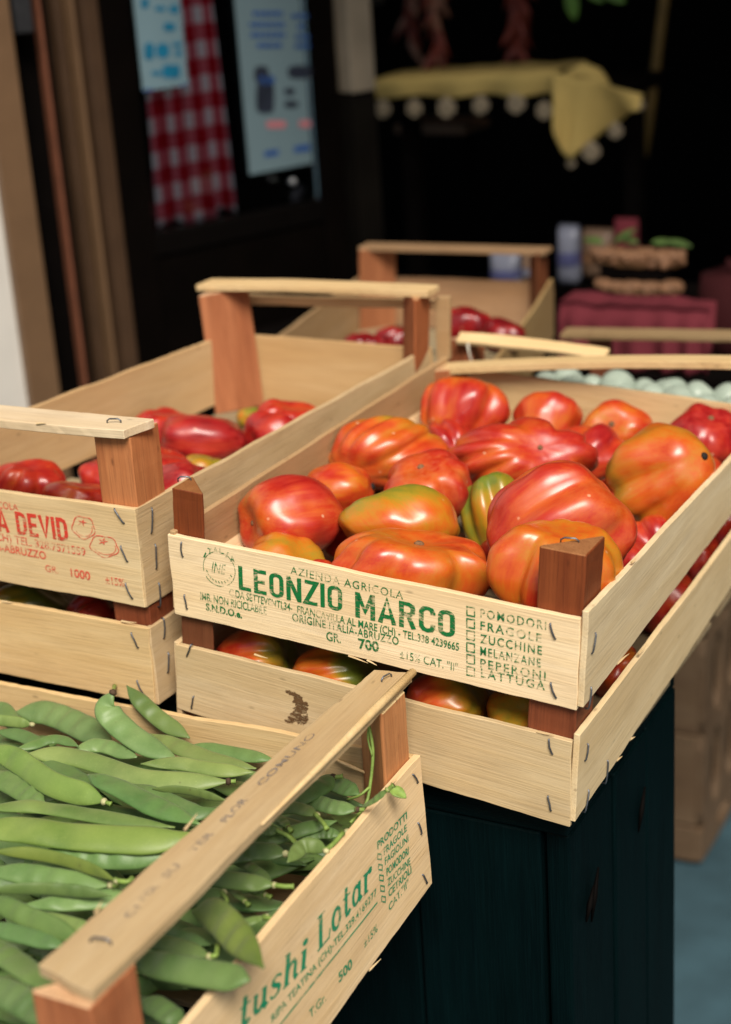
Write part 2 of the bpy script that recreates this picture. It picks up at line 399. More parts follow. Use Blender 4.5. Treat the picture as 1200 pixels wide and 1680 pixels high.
# bold italic serif letters drawn as pen strokes (x-height .66)
def arc(cx, cy, rx, ry, a0, a1, n=12): return [(cx+rx*math.cos(math.radians(a0+(a1-a0)*k/n)), cy+ry*math.sin(math.radians(a0+(a1-a0)*k/n))) for k in range(n+1)]
TH, TN = .15, .05
SERIF = {
 'L': (.62, [([(.17, 0), (.17, 1)], TH), ([(.02, .97), (.36, .97)], TN), ([(.02, .03), (.55, .03)], TN+.01), ([(.55, 0), (.6, .27)], TN)]),
 'o': (.54, [(arc(.26, .33, .17, .29, 60, 240), .13), (arc(.26, .33, .17, .29, 240, 420), .11)]),
 't': (.40, [([(.17, .9), (.16, .2), (.2, .07), (.28, .06), (.36, .14)], .13), ([(.02, .63), (.36, .63)], TN)]),
 'a': (.56, [(arc(.24, .31, .15, .27, 40, 330), .11), ([(.40, .64), (.40, .15), (.44, .06), (.53, .1)], .13)]),
 'r': (.46, [([(.14, 0), (.14, .64)], .14), ([(.02, .62), (.14, .62)], TN), ([(.03, .02), (.27, .02)], TN), ([(.16, .42), (.25, .6), (.36, .62)], .07), (arc(.37, .57, .05, .05, 0, 360, 8), .1)]),
 'u': (.58, [([(.12, .64), (.12, .2), (.17, .07), (.27, .06), (.38, .2)], .12), ([(.41, .64), (.41, .1), (.46, .04), (.54, .1)], .13), ([(.01, .62), (.12, .62)], TN), ([(.31, .62), (.41, .62)], TN)]),
 's': (.44, [([(.36, .52), (.33, .60), (.22, .64), (.11, .58), (.09, .48), (.16, .39), (.28, .31), (.34, .21), (.30, .08), (.19, .03), (.08, .06), (.04, .16)], lambda t: .06+.08*math.exp(-((t-.5)/.22)**2))]),
 'h': (.58, [([(.13, 0), (.13, 1)], .14), ([(.01, .98), (.13, .98)], TN), ([(.02, .02), (.25, .02)], TN), ([(.15, .42), (.25, .6), (.36, .62), (.42, .52), (.42, .12), (.46, .03), (.54, .08)], .11)]),
 'i': (.30, [([(.14, 0), (.14, .64)], .14), ([(.02, .62), (.14, .62)], TN), ([(.03, .02), (.27, .02)], TN), (arc(.15, .86, .05, .05, 0, 360, 8), .1)]),
 ' ': (.24, []),
}
def serif_geo(s, slant=.16):
    vs = []; fs = []; x = 0
    for c in s:
        wd, strokes = SERIF[c]
        for st, wt in strokes: ribbon([(x+p[0]+p[1]*slant, p[1]) for p in st], wt, vs, fs, False)
        x += wd+.02
    return [(a, b, 0) for a, b in vs], fs, x
class Stamp:
    """collects stamped writing for one slat and lays it on the slat's face"""
    def __init__(s, b): s.b = b; s.v = []; s.f = []; s.layer = 0
    def add(s, vs, fs):
        i = len(s.v); s.layer += 1
        lift = .00035+.00002*(s.layer % 9)
        s.v += [(x, y, lift) for x, y in vs]; s.f += [tuple(i+k for k in q) for q in fs]
    def line(s, txt, pl, pr, cap, kind='text', bold=0., spacing=1.0, wt=.14, shear=0.):
        """pl, pr: baseline ends; cap: capital height; all read off the photograph"""
        x0, y0 = bpx(s.b, *pl); x1, y1 = bpx(s.b, *pr)
        mid = ((pl[0]+pr[0])/2, (pl[1]+pr[1])/2); a = bpx(s.b, *mid); b = bpx(s.b, mid[0], mid[1]-cap)
        h = abs(b[1]-a[1]); H = 1.0
        if kind == 'text':
            vs, fs = text_geo(txt, bold, shear, spacing); H = CAP
            lo = min(v[0] for v in vs); hi = max(v[0] for v in vs)
        elif kind == 'block':
            vs, fs, hi = block_geo(txt, wt); lo = 0
        else:
            vs, fs, hi = serif_geo(txt); lo = 0
        sx = math.hypot(x1-x0, y1-y0)/(hi-lo); sy = h/H; an = math.atan2(y1-y0, x1-x0); c, n = math.cos(an), math.sin(an)
        s.add([(x0+(v[0]-lo)*sx*c-v[1]*sy*n, y0+(v[0]-lo)*sx*n+v[1]*sy*c) for v in vs], fs)
    def strokes(s, pts_px, wd, closed=False):
        vs = []; fs = []
        ribbon([bpx(s.b, *p) for p in pts_px], wd, vs, fs, closed); s.add(vs, fs)
    def boxpx(s, px, py, w_, h_, wd=.0006):
        s.strokes([(px, py), (px+w_, py+w_*.2), (px+w_, py+h_+w_*.2), (px, py+h_), (px, py)], wd, True)
    def build(s, mat, name='lettering'):
        mw, L, zo, th = BOARDS[s.b]
        vs = [(x, y, z+zo(x, y)) for x, y, z in s.v]
        return obj(name, mesh(name, vs, s.f), mat, s.b, mw)

# ------------------------------------------------------------------ the setting: street floor, shop room, walls
M_FLOOR = plain('blue_grey_paving', (.036, .078, .10), .75, .22, 14, .4)
M_ROOM = plain('room_shade', (.004, .0035, .003), .9, .3, 3, 0, .1)  # near-black colour stands in for the unlit shop interior
M_WHITEWALL = plain('white_plaster', (.58, .55, .50), .85, .06, 14, .3)
M_FACADE = plain('ochre_plaster', (.42, .36, .28), .9, .1, 6, .3)
def quad(name, a, b, c, d, mat, **kw): return obj(name, mesh(name, [a, b, c, d], [(0, 1, 2, 3)]), mat, None, None)
fl = quad('ground', (-60, -60, 0), (60, -60, 0), (60, 60, 0), (-60, 60, 0), M_FLOOR); fl['kind'] = 'structure'
EV = V((math.sin(math.radians(23)), math.cos(math.radians(23)), 0)); NV = EV.cross(V((0, 0, 1)))    # along the glass door; out of it
DA = ony(230, 400, .9)
def dpt(px, py, off=0.):
    d = ray(px, py); p0 = DA + NV*off
    return CO + d*((p0-CO).dot(NV)/d.dot(NV))
def dcoord(px, py=400, off=0.): p = dpt(px, py, off)-DA; return p.dot(EV)
DM = Matrix(((EV.x, NV.x, 0, DA.x), (EV.y, NV.y, 0, DA.y), (0, 0, 1, 0), (0, 0, 0, 1)))     # local: x along door, y outward, z up
def part_box(name, a, b, mat, parent=None, mw=None, color=None, bev=.0015):
    m = MB(); m.box(a, b); o = m.build(name, mat, parent, mw, color); bevel(o, bev, 2); return o
def struct(name, a, b, mat, mw=None):
    o = part_box(name, a, b, mat, None, mw, None, .004); o['kind'] = 'structure'; return o
sE = dcoord(575); sW = dcoord(16)
# dark shop room behind the door line
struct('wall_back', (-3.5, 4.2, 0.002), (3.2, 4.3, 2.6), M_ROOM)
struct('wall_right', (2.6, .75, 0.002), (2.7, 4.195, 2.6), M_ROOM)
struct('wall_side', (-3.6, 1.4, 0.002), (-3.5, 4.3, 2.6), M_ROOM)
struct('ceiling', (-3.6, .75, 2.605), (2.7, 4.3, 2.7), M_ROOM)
struct('wall_facade', (-6, .20, 2.45), (6, .74, 7.5), M_FACADE)  # unseen overhang, depth and lower edge shaped to shade the shop
struct('wall_shade_pier', (1.5, .50, 0.002), (6, .74, 2.445), M_FACADE)  # unseen pier added to cut the light entering the shop
wl = struct('wall_entrance', (sW-1.6, -.06, .002), (sW-.002, .0, 2.6), M_WHITEWALL, DM)
wl2 = struct('wall_inner', (sE+.06, -.10, .002), (sE+.09, -.02, .06), M_ROOM, DM)

# ------------------------------------------------------------------ glass door, its frame, notices and curtain
M_BEIGE = plain('beige_metal', (.145, .083, .043), .45, .08, 30)
M_BRONZE = plain('bronze_metal', (.06, .033, .018), .4, .12, 30)
M_DARKMETAL = plain('dark_metal', (.0025, .0018, .0015), .7, .2, 30, 0, .04)
M_HINGE = plain('grey_hinge', (.06, .06, .065), .4, .2, 40, 0, .5, .6)
M_SEAL = plain('terracotta_seal', (.15, .052, .026), .6, .15, 40)
M_DARKPANEL = plain('dark_door_panel', (.0022, .0014, .001), .7, .3, 12, 0, .03)
def glass_mat():
    n = NT('window_glass'); tr = n.n('ShaderNodeBsdfTransparent'); tr.inputs[0].default_value = (.95, .96, .97, 1)
    gl = n.n('ShaderNodeBsdfGlossy'); gl.inputs['Roughness'].default_value = .02; fr = n.n('ShaderNodeFresnel'); fr.inputs[0].default_value = 1.45
    mx = n.n('ShaderNodeMixShader'); n.l(fr.outputs[0], mx.inputs[0]); n.l(tr.outputs[0], mx.inputs[1]); n.l(gl.outputs[0], mx.inputs[2]); n.l(mx.outputs[0], n.out.inputs[0]); return n.m
M_GLASS = glass_mat()
frame_t = empty('door_frame', 'beige and bronze metal door frame with dark folding tracks beside the white wall', 'door frame', mat=DM)
ZT = 2.35
def prof(name, pa, pb, ya, yb, mat, z0=.004, z1=ZT):
    return part_box(name, (dcoord(pa, 400, yb), ya, z0), (dcoord(pb, 400, yb), yb, z1), mat, frame_t, DM)
prof('jamb', 17, 68, -.05, .012, M_BEIGE)
prof('recess', 68.5, 104, -.07, -.04, M_DARKMETAL)
prof('seal', 111, 117, -.038, -.022, M_SEAL)
prof('track', 118.5, 137, -.07, -.045, M_DARKMETAL)
prof('moulding', 137.5, 148, -.05, -.025, M_BRONZE)
prof('track', 148.5, 163, -.07, -.045, M_DARKMETAL)
prof('moulding', 163.5, 169, -.045, -.012, M_BEIGE)
prof('moulding', 169.5, 181, -.06, -.04, M_DARKMETAL)
prof('stile', 182, 206, -.045, .002, M_BRONZE)
prof('backing', 60, 206, -.10, -.075, M_DARKMETAL)
hz = dpt(40, 55).z
part_box('hinge', (dcoord(28, 40, -.005), -.039, hz), (dcoord(56, 40, -.005), -.005, hz+.12), M_HINGE, frame_t, DM)
door = empty('glass_door', 'dark glazed shop door with two notices and a checked curtain behind its pane', 'door', mat=DM)
x0, x1, xs, xe = dcoord(207), dcoord(258), dcoord(540), sE
zr0 = dpt(258, 380).z-.004
part_box('stile', (x0, -.035, .01), (x1, -.002, ZT), M_DARKPANEL, door, DM)
part_box('stile', (xs, -.035, .01), (xe, -.002, ZT), M_DARKPANEL, door, DM)
part_box('rail', (x1+.0005, -.035, zr0-.03), (xs-.0005, -.004, zr0), M_DARKMETAL, door, DM)
part_box('kick_panel', (x1+.0005, -.030, .01), (xs-.0005, -.008, zr0-.0305), M_DARKPANEL, door, DM)
part_box('pane', (x1+.0005, -.020, zr0+.0005), (xs-.0005, -.015, ZT-.03), M_GLASS, door, DM, None, .0002)
kb = dpt(478, 298); 
m = MB(); c = V((dcoord(478, 298), .0, kb.z)); m.tube([c+V((0, -.003, 0)), c+V((0, .006, 0)), c+V((0, .008, 0))], [.0035, .005, .003], 10); m.build('knob', plain('steel_knob', (.6, .6, .62), .3, .1, 30, 0, .5, .9), door, DM, None, True)
jamb_t = empty('door_jamb', 'pale weathered door jamb at the far edge of the glass door', 'door jamb', mat=DM)
part_box('post', (sE+.012, -.03, .01), (sE+.055, .012, dpt(590, 150).z), plain('shaded_jamb', (.005, .004, .003), .8, .3, 12, 0, .05), jamb_t, DM)  # lower jamb coloured near black to imitate shade on it
part_box('casing', (sE+.010, -.032, dpt(590, 150).z+.001), (sE+.052, .016, 1.45), plain('pale_jamb', (.20, .165, .12), .7, .2, 12), jamb_t, DM)
m = MB(); zz = dpt(610, 20).z
m.tube([V((sE+.05, -.005, zz+.05)), V((sE+.075, -.005, zz+.02)), V((sE+.085, -.005, zz+.08))], [.012, .016, .012], 8); m.build('bracket', plain('pale_bracket', (.24, .2, .16), .7, .2, 12), jamb_t, DM, None, True)

M_PAPER = plain('notice_paper', (.16, .25, .29), .55, .03, 10)
M_PAPER2 = plain('poster_paper', (.14, .205, .23), .55, .03, 10)
M_CYAN = plain('cyan_print', (.008, .14, .25), .5, .15, 40)
M_BLUE = plain('blue_print', (.02, .07, .24), .5, .15, 40)
M_BLACKP = plain('black_print', (.02, .025, .04), .5, .3, 40)
M_PINKP = plain('red_print', (.45, .16, .18), .5, .15, 40)
def sheet(name, label, corners, mat, off):
    """corners: pixel x of the two sides at the bottom, bottom y; runs up out of the picture"""
    (pl, yl), (pr_, yr) = corners
    xa, za = dcoord(pl, yl, off), dpt(pl, yl, off).z; xb, zb = dcoord(pr_, yr, off), dpt(pr_, yr, off).z
    za = (za+zb)/2; top = za+.30
    root = empty(name, label, 'notice', mat=DM)
    n = 8; vs = []; fs = []
    for i in range(n+1):
        s = i/n; x = xa+(xb-xa)*s
        for z in (za, top): 
            for y in (off, off-.0006): vs.append((x, y+.0015*math.sin(s*3.1), z))
    for i in range(n):
        a = i*4; b = a+4
        fs += [(a, b, b+2, a+2), (a+1, a+3, b+3, b+1), (a, a+1, b+1, b), (a+2, b+2, b+3, a+3)]
    fs += [(0, 2, 3, 1), (n*4, n*4+1, n*4+3, n*4+2)]
    obj('paper', mesh('paper', vs, fs), mat, root, DM)
    def prn(polys, mt):
        vs = []; fs = []
        for poly in polys:
            i = len(vs)
            for px, py in poly:
                x, z = dcoord(px, py, off), dpt(px, py, off).z; s = (x-xa)/(xb-xa)
                vs.append((x, off+.0015*math.sin(max(0, min(1, s))*3.1)+.0007, z))
            fs.append(tuple(range(i, len(vs))))
        obj('print', mesh('print', vs, fs), mt, root, DM)
    return root, prn
def blob(cx, cy, rx, ry, p=2.6, n=20):
    o = []
    for k in range(n):
        a = -2*math.pi*k/n; c, s_ = math.cos(a), math.sin(a)
        o.append((cx+rx*math.copysign(abs(c)**(2/p), c), cy+ry*math.copysign(abs(s_)**(2/p), s_)))
    return o
_, prn = sheet('notice', 'small pale blue notice with cyan pictures taped inside the glass over the checked curtain', ((235, 150), (309, 139)), M_PAPER, -.012)
prn([blob(237, 5, 6, 9), blob(262, 14, 9, 4), blob(285, 15, 8, 7), blob(277, 44, 10, 7, 3), blob(244, 84, 8, 14, 3), blob(266, 83, 11, 12), blob(290, 73, 8, 4), blob(292, 87, 6, 5), blob(280, 117, 15, 11, 5), blob(256, 120, 8, 4)], M_CYAN)
prn([blob(243, 147.5, 8, 1.6, 6), [(236, 148), (308.5, 137.5), (308.5, 140), (236, 150.2)]], M_BLUE)
_, prn = sheet('poster', 'tall pale blue poster with two dark bottles behind the door glass', ((410, 286), (513, 268)), M_PAPER2, -.012)
rows = []
for (xa_, ya_, xb_, yb_) in ((414, 22, 463, 26), (409, 40, 467, 42), (411, 57, 467, 60), (421, 74, 461, 77), (478, 26, 509, 26), (488, 43, 500, 43), (484, 60, 509, 60), (483, 75, 509, 75)):
    k = 0; x = xa_
    while x < xb_-2:
        wd = random.uniform(5, 12); rows.append([(x, ya_+4.2), (min(xb_, x+wd), ya_+4.2), (min(xb_, x+wd), ya_-3.6), (x, ya_-3.6)]); x += wd+1.6
prn(rows, M_BLUE)
prn([[(433, 258), (508, 247), (508, 236), (433, 248)]], M_BLUE)
prn([blob(434, 160, 15, 26, 4), blob(428, 122, 12, 14, 3), blob(491, 118, 20, 11, 3), blob(474, 150, 9, 6), blob(477, 171, 12, 6)], M_BLACKP)
prn([blob(437, 131, 13, 7, 3)], M_BLUE)
prn([blob(452, 204, 16, 6, 5), blob(500, 203, 10, 6, 5)], M_PINKP)
def gingham():
    n = NT('gingham'); tc = n.n('ShaderNodeAttribute', attribute_name='uvw'); sx = n.n('ShaderNodeSeparateXYZ'); n.l(tc.outputs['Vector'], sx.inputs[0])
    def st(o):
        f = n.math('FRACT', n.math('MULTIPLY', o, 22.5)); return n.math('GREATER_THAN', f, .5)
    a, b = st(sx.outputs[0]), st(sx.outputs[2])
    s = n.math('MULTIPLY', n.math('ADD', a, b), .5)
    c = n.ramp(s, [(0., (.95, .92, .95)), (.5, (.78, .17, .22)), (1., (.56, .008, .022))])
    f = n.noise(n.coords((1, 1, 1), rnd=False), 900, 2)
    return n.fin(c, .85, n.bump(f, .3, .0006), .2)
def curtain():
    off = -.045; nx, nz = 60, 40; vs = []; fs = []; uv = []
    xa, xb = dcoord(254, 350, off), dcoord(369, 350, off); zb_ = dpt(300, 364, off).z
    for i in range(nx+1):
        s = i/nx
        for j in range(nz+1):
            t = j/nz; z = zb_+.36*t+.006*math.sin(s*9)*(1-t)
            flare = 1+.10*(1-t)
            x = xa+(xb-xa)*(s*flare - .09*t*0); y = off+.010*math.sin(s*20+t*1.2)+.005*math.sin(s*43+2)
            vs.append((x, y, z)); uv.append((s*(xb-xa)*1.55+.008*math.sin(s*20), 0, z))
    for i in range(nx):
        for j in range(nz):
            a = i*(nz+1)+j; fs.append((a, a+nz+1, a+nz+2, a+1))
    me = mesh('curtain', vs, fs); at = me.attributes.new('uvw', 'FLOAT_VECTOR', 'POINT')
    for k, u in enumerate(uv): at.data[k].vector = u
    o = obj('curtain', me, gingham(), None, DM, None, True)
    sm = o.modifiers.new('thick', 'SOLIDIFY'); sm.thickness = .0012
    tag(o, 'red and white checked curtain hanging inside the glass door', 'curtain')
curtain()

# ------------------------------------------------------------------ green stand, box stack and the furniture in the shop
M_DARKWOOD_SHADE = plain('dark_wood_shade', (.003, .0022, .002), .9, .3, 20, 0, .03)  # near-black, so shelf legs and box insides read as unlit
M_TEAL = wood('teal_paint', (.0010, .0068, .0074), (.0006, .0040, .0048), (.002, .011, .012), .4, .5, .8)
M_TEAL.node_tree.nodes['Principled BSDF'].inputs['Specular IOR Level'].default_value = .05
stand = empty('stall_stand', 'dark green painted plank stand carrying the tomato crates', 'stand', (0, .02, 0))
SX, SY0, SZ = .2855, .02, .6715
yb = onx(1110, 1360, SX).y
def plank(a, b, parent, mat=M_TEAL, name='plank', ax=2):
    """box whose wood grain runs along axis ax"""
    a, b = V(a), V(b); d = b-a
    x = V((0, 0, 0)); x[ax] = 1; y = V((0, 0, 0)); y[(ax+1) % 3] = 1
    mw = frame(a, x, y); m = MB(); m.box((0, 0, 0), (d[ax], d[(ax+1) % 3], d[(ax+2) % 3])); o = m.build(name, mat, parent, mw, tuple([random.uniform(.85, 1.15)]*3)); bevel(o, .0018, 2); return o
n = 3; wd = (yb-SY0)/n
cuts = [SY0, onx(1010, 1500, SX).y, onx(1062, 1500, SX).y, yb]
for k in range(3): plank((SX-.018, cuts[k]+.002, .004), (SX+random.uniform(-.001, .001), cuts[k+1]-.002, SZ-.001), stand)
xs_ = [-.42, -.30, -.18, -.06, .06, .17, SX-.02]
for k in range(6): plank((xs_[k]+.001, SY0-.001, .004), (xs_[k+1]-.001, SY0+.016, SZ-.001), stand)
plank((-.42, SY0-.0015, SZ), (SX-.001, yb-.002, SZ+.016), stand, name='top', ax=0)
plank((-.42, SY0+.018, .30), (SX-.03, SY0+.05, .34), stand, name='brace', ax=0)
for (px, py, ln) in ((975, 1470, .035), (1052, 1330, .03), (967, 1485, .02)):       # scrapes with pale edges
    p = onx(px, py, SX+.0015); m = MB(); m.tube([p+V((0, -.006, -ln/2)), p+V((0.0005, 0, 0)), p+V((0, .010, ln/2))], [.0006, .0022, .0006], 5); m.build('scrape', M_DARKMETAL, stand, None, None, True)
low = empty('low_stand', 'low dark stand under the bean crate', 'stand', (0, -.2, 0))
plank((-.36, -.36, .608), (.15, -.035, .626), low, name='top', ax=0)
for sx_ in (-.34, .10):
    for sy_ in (-.345, -.075): plank((sx_, sy_, .004), (sx_+.04, sy_+.035, .607), low, name='leg', ax=2)

M_BOX = wood('box_board', (.165, .108, .062), (.125, .078, .045), (.07, .042, .024), .5, .7, .4)
def plate_hole(mw, w_, h_, holes, th, name, parent, mat):
    """upright board with oval hand holes cut through"""
    vs = []; fs = []; N = 28; cols = [0]+[(holes[k][0]+holes[k+1][0])/2 for k in range(len(holes)-1)]+[w_]
    for k, (cx, cy, rx, ry) in enumerate(holes):
        xa, xb = cols[k], cols[k+1]; i = len(vs)
        for side in (0, 1):
            z = -th*side
            for q in range(N):
                a = 2*math.pi*q/N; c, s = math.cos(a), math.sin(a)
                tx = ((xb if c > 0 else xa)-cx)/c if abs(c) > 1e-6 else 1e9; ty = ((h_ if s > 0 else 0)-cy)/s if abs(s) > 1e-6 else 1e9
                t = min(tx, ty); vs.append((cx+c*t, cy+s*t, z)); vs.append((cx+rx*c, cy+ry*s, z))
        M2 = 2*N
        for q in range(N):
            r_ = (q+1) % N
            fs.append((i+2*q, i+2*r_, i+2*r_+1, i+2*q+1)); fs.append((i+M2+2*q, i+M2+2*q+1, i+M2+2*r_+1, i+M2+2*r_))
            fs.append((i+2*q+1, i+2*r_+1, i+M2+2*r_+1, i+M2+2*q+1)); fs.append((i+2*q, i+M2+2*q, i+M2+2*r_, i+2*r_))
    return obj(name, mesh(name, vs, fs), mat, parent, mw, tuple([random.uniform(.9, 1.1)]*3))
bc = onz(1150, 1423, 0.0); zs = [0.004] + [ony(1130, yy, bc.y).z for yy in (1356, 1207, 1049, 905)]
LB = ['bottom shallow brown wooden box of the stack on the floor', 'brown wooden box second from the floor in the stack behind the stand', 'brown wooden box with oval side holes just under the top one of the floor stack', 'top brown wooden box of the floor stack, beside the tomato crate slats']
for k in range(4):
    z0, z1 = zs[k]+.003, zs[k+1]; ox = bc.x + random.uniform(-.004, .004); oy = bc.y + random.uniform(-.004, .004)
    b = empty('wooden_box', LB[k], 'box', (ox, oy, z0), 'brown boxes stacked on the floor')
    hy0 = max(.035, onx(1170, 1260, bc.x).y-bc.y)
    h_ = z1-z0; th = .010; D, Wd = .42, .34
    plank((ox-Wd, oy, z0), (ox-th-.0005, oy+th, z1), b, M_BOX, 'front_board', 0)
    plank((ox-Wd, oy+D-th, z0), (ox-th-.0005, oy+D, z1), b, M_DARKWOOD_SHADE, 'back_board', 0)  # inner boards near black, painting the shade seen through the hand holes
    plank((ox-Wd-th, oy, z0), (ox-Wd-.0005, oy+D, z1), b, M_DARKWOOD_SHADE, 'side_board', 1)
    mw = frame(V((ox, oy, z0)), V((0, 1, 0)), V((0, 0, 1)))
    if h_ > .07: plate_hole(mw, D, h_, [(.060, h_*.5, .024, h_*.42), (.135, h_*.5, .026, h_*.42), (.23, h_*.5, .028, h_*.42)], th, 'side_board', b, M_BOX)
    else: plate_hole(mw, D, h_, [(.10, h_*.5, .03, h_*.25), (.30, h_*.5, .03, h_*.25)], th, 'side_board', b, M_BOX)
    plank((ox-Wd, oy+th+.0005, z0+.002), (ox-th-.0005, oy+D-th-.0005, z0+.010), b, M_DARKWOOD_SHADE, 'base', 0)

table = empty('display_table', 'dark wooden table inside the shop under the red cloth', 'table', (0, 1.2, 0))
part_box('tabletop', (-.75, .985, .665), (.75, 1.42, .695), M_DARKWOOD_SHADE, table)
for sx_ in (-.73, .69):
    for sy_ in (1.0, 1.36): part_box('leg', (sx_, sy_, .004), (sx_+.04, sy_+.04, .664), M_DARKWOOD_SHADE, table)
def cloth_mat(name, col, sc=700):
    n = NT(name); f = n.noise(n.coords((1, 1, 1)), 9, 4); t = n.noise(n.coords((1, 1, 1)), sc, 2)
    c = n.mix(f, tuple(x*.7 for x in col), tuple(x*1.2 for x in col)); return n.fin(c, .9, n.bump(t, .5, .001), .15)
M_REDCLOTH = cloth_mat('dark_red_cloth', (.155, .026, .036))
M_YELLOW = cloth_mat('yellow_linen', (.64, .46, .15))
# red cloth thrown over a low box: a draped block with soft folds
def draped_block(x0, x1, y0, y1, z0, z1, mat, name, label, cat):
    nx, nr = 70, 26; vs = []; fs = []
    prof_ = [(y0, z0+(z1-z0)*t, 1-t) for t in [k/12 for k in range(12)]] + [(y0+(y1-y0)*k/13, z1, 0) for k in range(14)]
    for i in range(nx+1):
        s = i/nx; x = x0+(x1-x0)*s
        for (y, z, fall) in prof_:
            f = fall*.007*math.sin(s*34+1.3*math.sin(s*7)); e = .004*noise.noise(V((s*6, y*9, z*9)))
            r = .010*max(0, 1-abs(z-z1)/.02) if y <= y0+1e-6 else 0
            vs.append((x, y+f-e*.5+r, z+e*(1-fall)))
    W_ = len(prof_)
    for i in range(nx):
        for j in range(W_-1):
            a = i*W_+j; fs.append((a, a+W_, a+W_+1, a+1))
    for xx in (0, nx):
        fs.append(tuple(xx*W_+j for j in range(W_)) if xx == 0 else tuple(xx*W_+j for j in reversed(range(W_))))
    o = obj(name, mesh(name, vs, fs), mat, None, None, None, True); sm = o.modifiers.new('thick', 'SOLIDIFY'); sm.thickness = .0015; sm.offset = -1
    return tag(o, label, cat)
a, b = ony(915, 492, 1.0), ony(1160, 586, 1.0)
draped_block(a.x, b.x, 1.0, 1.06, .6965, a.z-.003, M_REDCLOTH, 'red_cloth', 'dark red cloth draped over a box on the table below the nut baskets', 'cloth')
tag(part_box('riser', (ony(930, 490, 1.1).x, 1.075, .6955), (ony(1135, 490, 1.1).x, 1.20, ony(1040, 488, 1.1).z-.002), M_DARKWOOD_SHADE), 'dark low riser box holding the nut baskets behind the red cloth', 'box')
M_NUT = plain('nut_shell', (.22, .11, .055), .6, .35, 120, .4)
M_BASKET = wood('basket_cane', (.16, .085, .035), (.11, .055, .02), (.06, .03, .01), .5)
def nut_basket(px0, px1, ytop, ybot, y, label, foot=0):
    a, b = ony(px0, ytop, y), ony(px1, ytop, y); zt = a.z; zb = ony((px0+px1)/2, ybot, y).z; cx = (a.x+b.x)/2; r = (b.x-a.x)/2
    t = empty('nut_basket', label, 'basket', (cx, y+r*.25, zb), 'baskets of nuts on the red cloth')
    m = MB(); N = 40
    for k in range(2):
        z = zb+(zt-.012-zb)*k/3; rr = r*(.86+.10*k/3)
        m.tube([V((cx+rr*math.cos(2*math.pi*q/N), y+r*.25+rr*.25*math.sin(2*math.pi*q/N), z+.0008*math.sin(q*2.4))) for q in range(N+1)], .0030, 6)
    m.build('rim', M_BASKET, t, None, None, True)
    part_box('tray', (cx-r*.72, y+r*.03, zb-foot-.002), (cx+r*.72, y+r*.46, zb+.001), M_DARKWOOD_SHADE, t)
    m = MB()
    for q in range(230):
        rr = r*.95*random.random()**.3; an = random.uniform(0, 6.283); c = V((cx+rr*math.cos(an), y+r*.25+rr*.25*math.sin(an), zt-.007-random.random()**2*(zt-zb-.010)))
        s = random.uniform(.006, .009); d = V((random.gauss(0, 1), random.gauss(0, 1), random.gauss(0, .6))).normalized()
        m.tube([c-d*s, c-d*s*.6, c+d*s*.1, c+d*s*.7, c+d*s], [s*.2, s*.7, s*.8, s*.55, s*.1], 7)
    o = m.build('nuts', M_NUT, t, None, None, True); o['kind'] = 'stuff'
nut_basket(976, 1114, 459, 483, 1.10, 'lower of the two nut baskets, resting on the dark red cloth')
nut_basket(961, 1118, 409, 437, 1.11, 'upper of the two nut baskets with a few leaves on top', .018)
M_LEAF = plain('dark_leaf', (.07, .12, .03), .5, .3, 60)
def leaf(p, d, up, ln, wd, parent=None, mat=M_LEAF, name='leaf'):
    p, d = V(p), V(d).normalized(); sd_ = d.cross(V(up)).normalized(); upv = sd_.cross(d); vs = []; fs = []
    for k in range(9):
        t = k/8; w_ = wd*math.sin(math.pi*min(1, t*.93+.05))**.8
        for q in (-1, -.5, 0, .5, 1): vs.append(p+d*(ln*t)+sd_*(w_*q/2)+upv*(abs(q)*wd*.13-ln*.25*t*t))
    for k in range(8):
        for q in range(4): a = k*5+q; fs.append((a, a+1, a+6, a+5))
    o = obj(name, mesh(name, vs, fs), mat, parent, None, None, True); sm = o.modifiers.new('thick', 'SOLIDIFY'); sm.thickness = .0006; return o
spr = empty('herb_sprig', 'sprig of dark green leaves lying on the upper nut basket', 'herb', ony(1000, 405, 1.13))
for px, py, dx, dz in ((990, 405, -1, .3), (1010, 404, .5, .5), (1070, 404, 1, .15), (1095, 403, 1, .0), (1045, 405, -.6, .2)): leaf(ony(px, py, 1.13)+V((0, 0, .004)), (dx, .2, dz), (0, -.4, 1), .030, .014, spr)
M_PACK = plain('white_packet', (.17, .18, .23), .35, .1, 20); M_PACKB = plain('packet_label', (.07, .075, .17), .4, .3, 30); M_PACKC = plain('packet_food', (.18, .11, .07), .5, .4, 60)
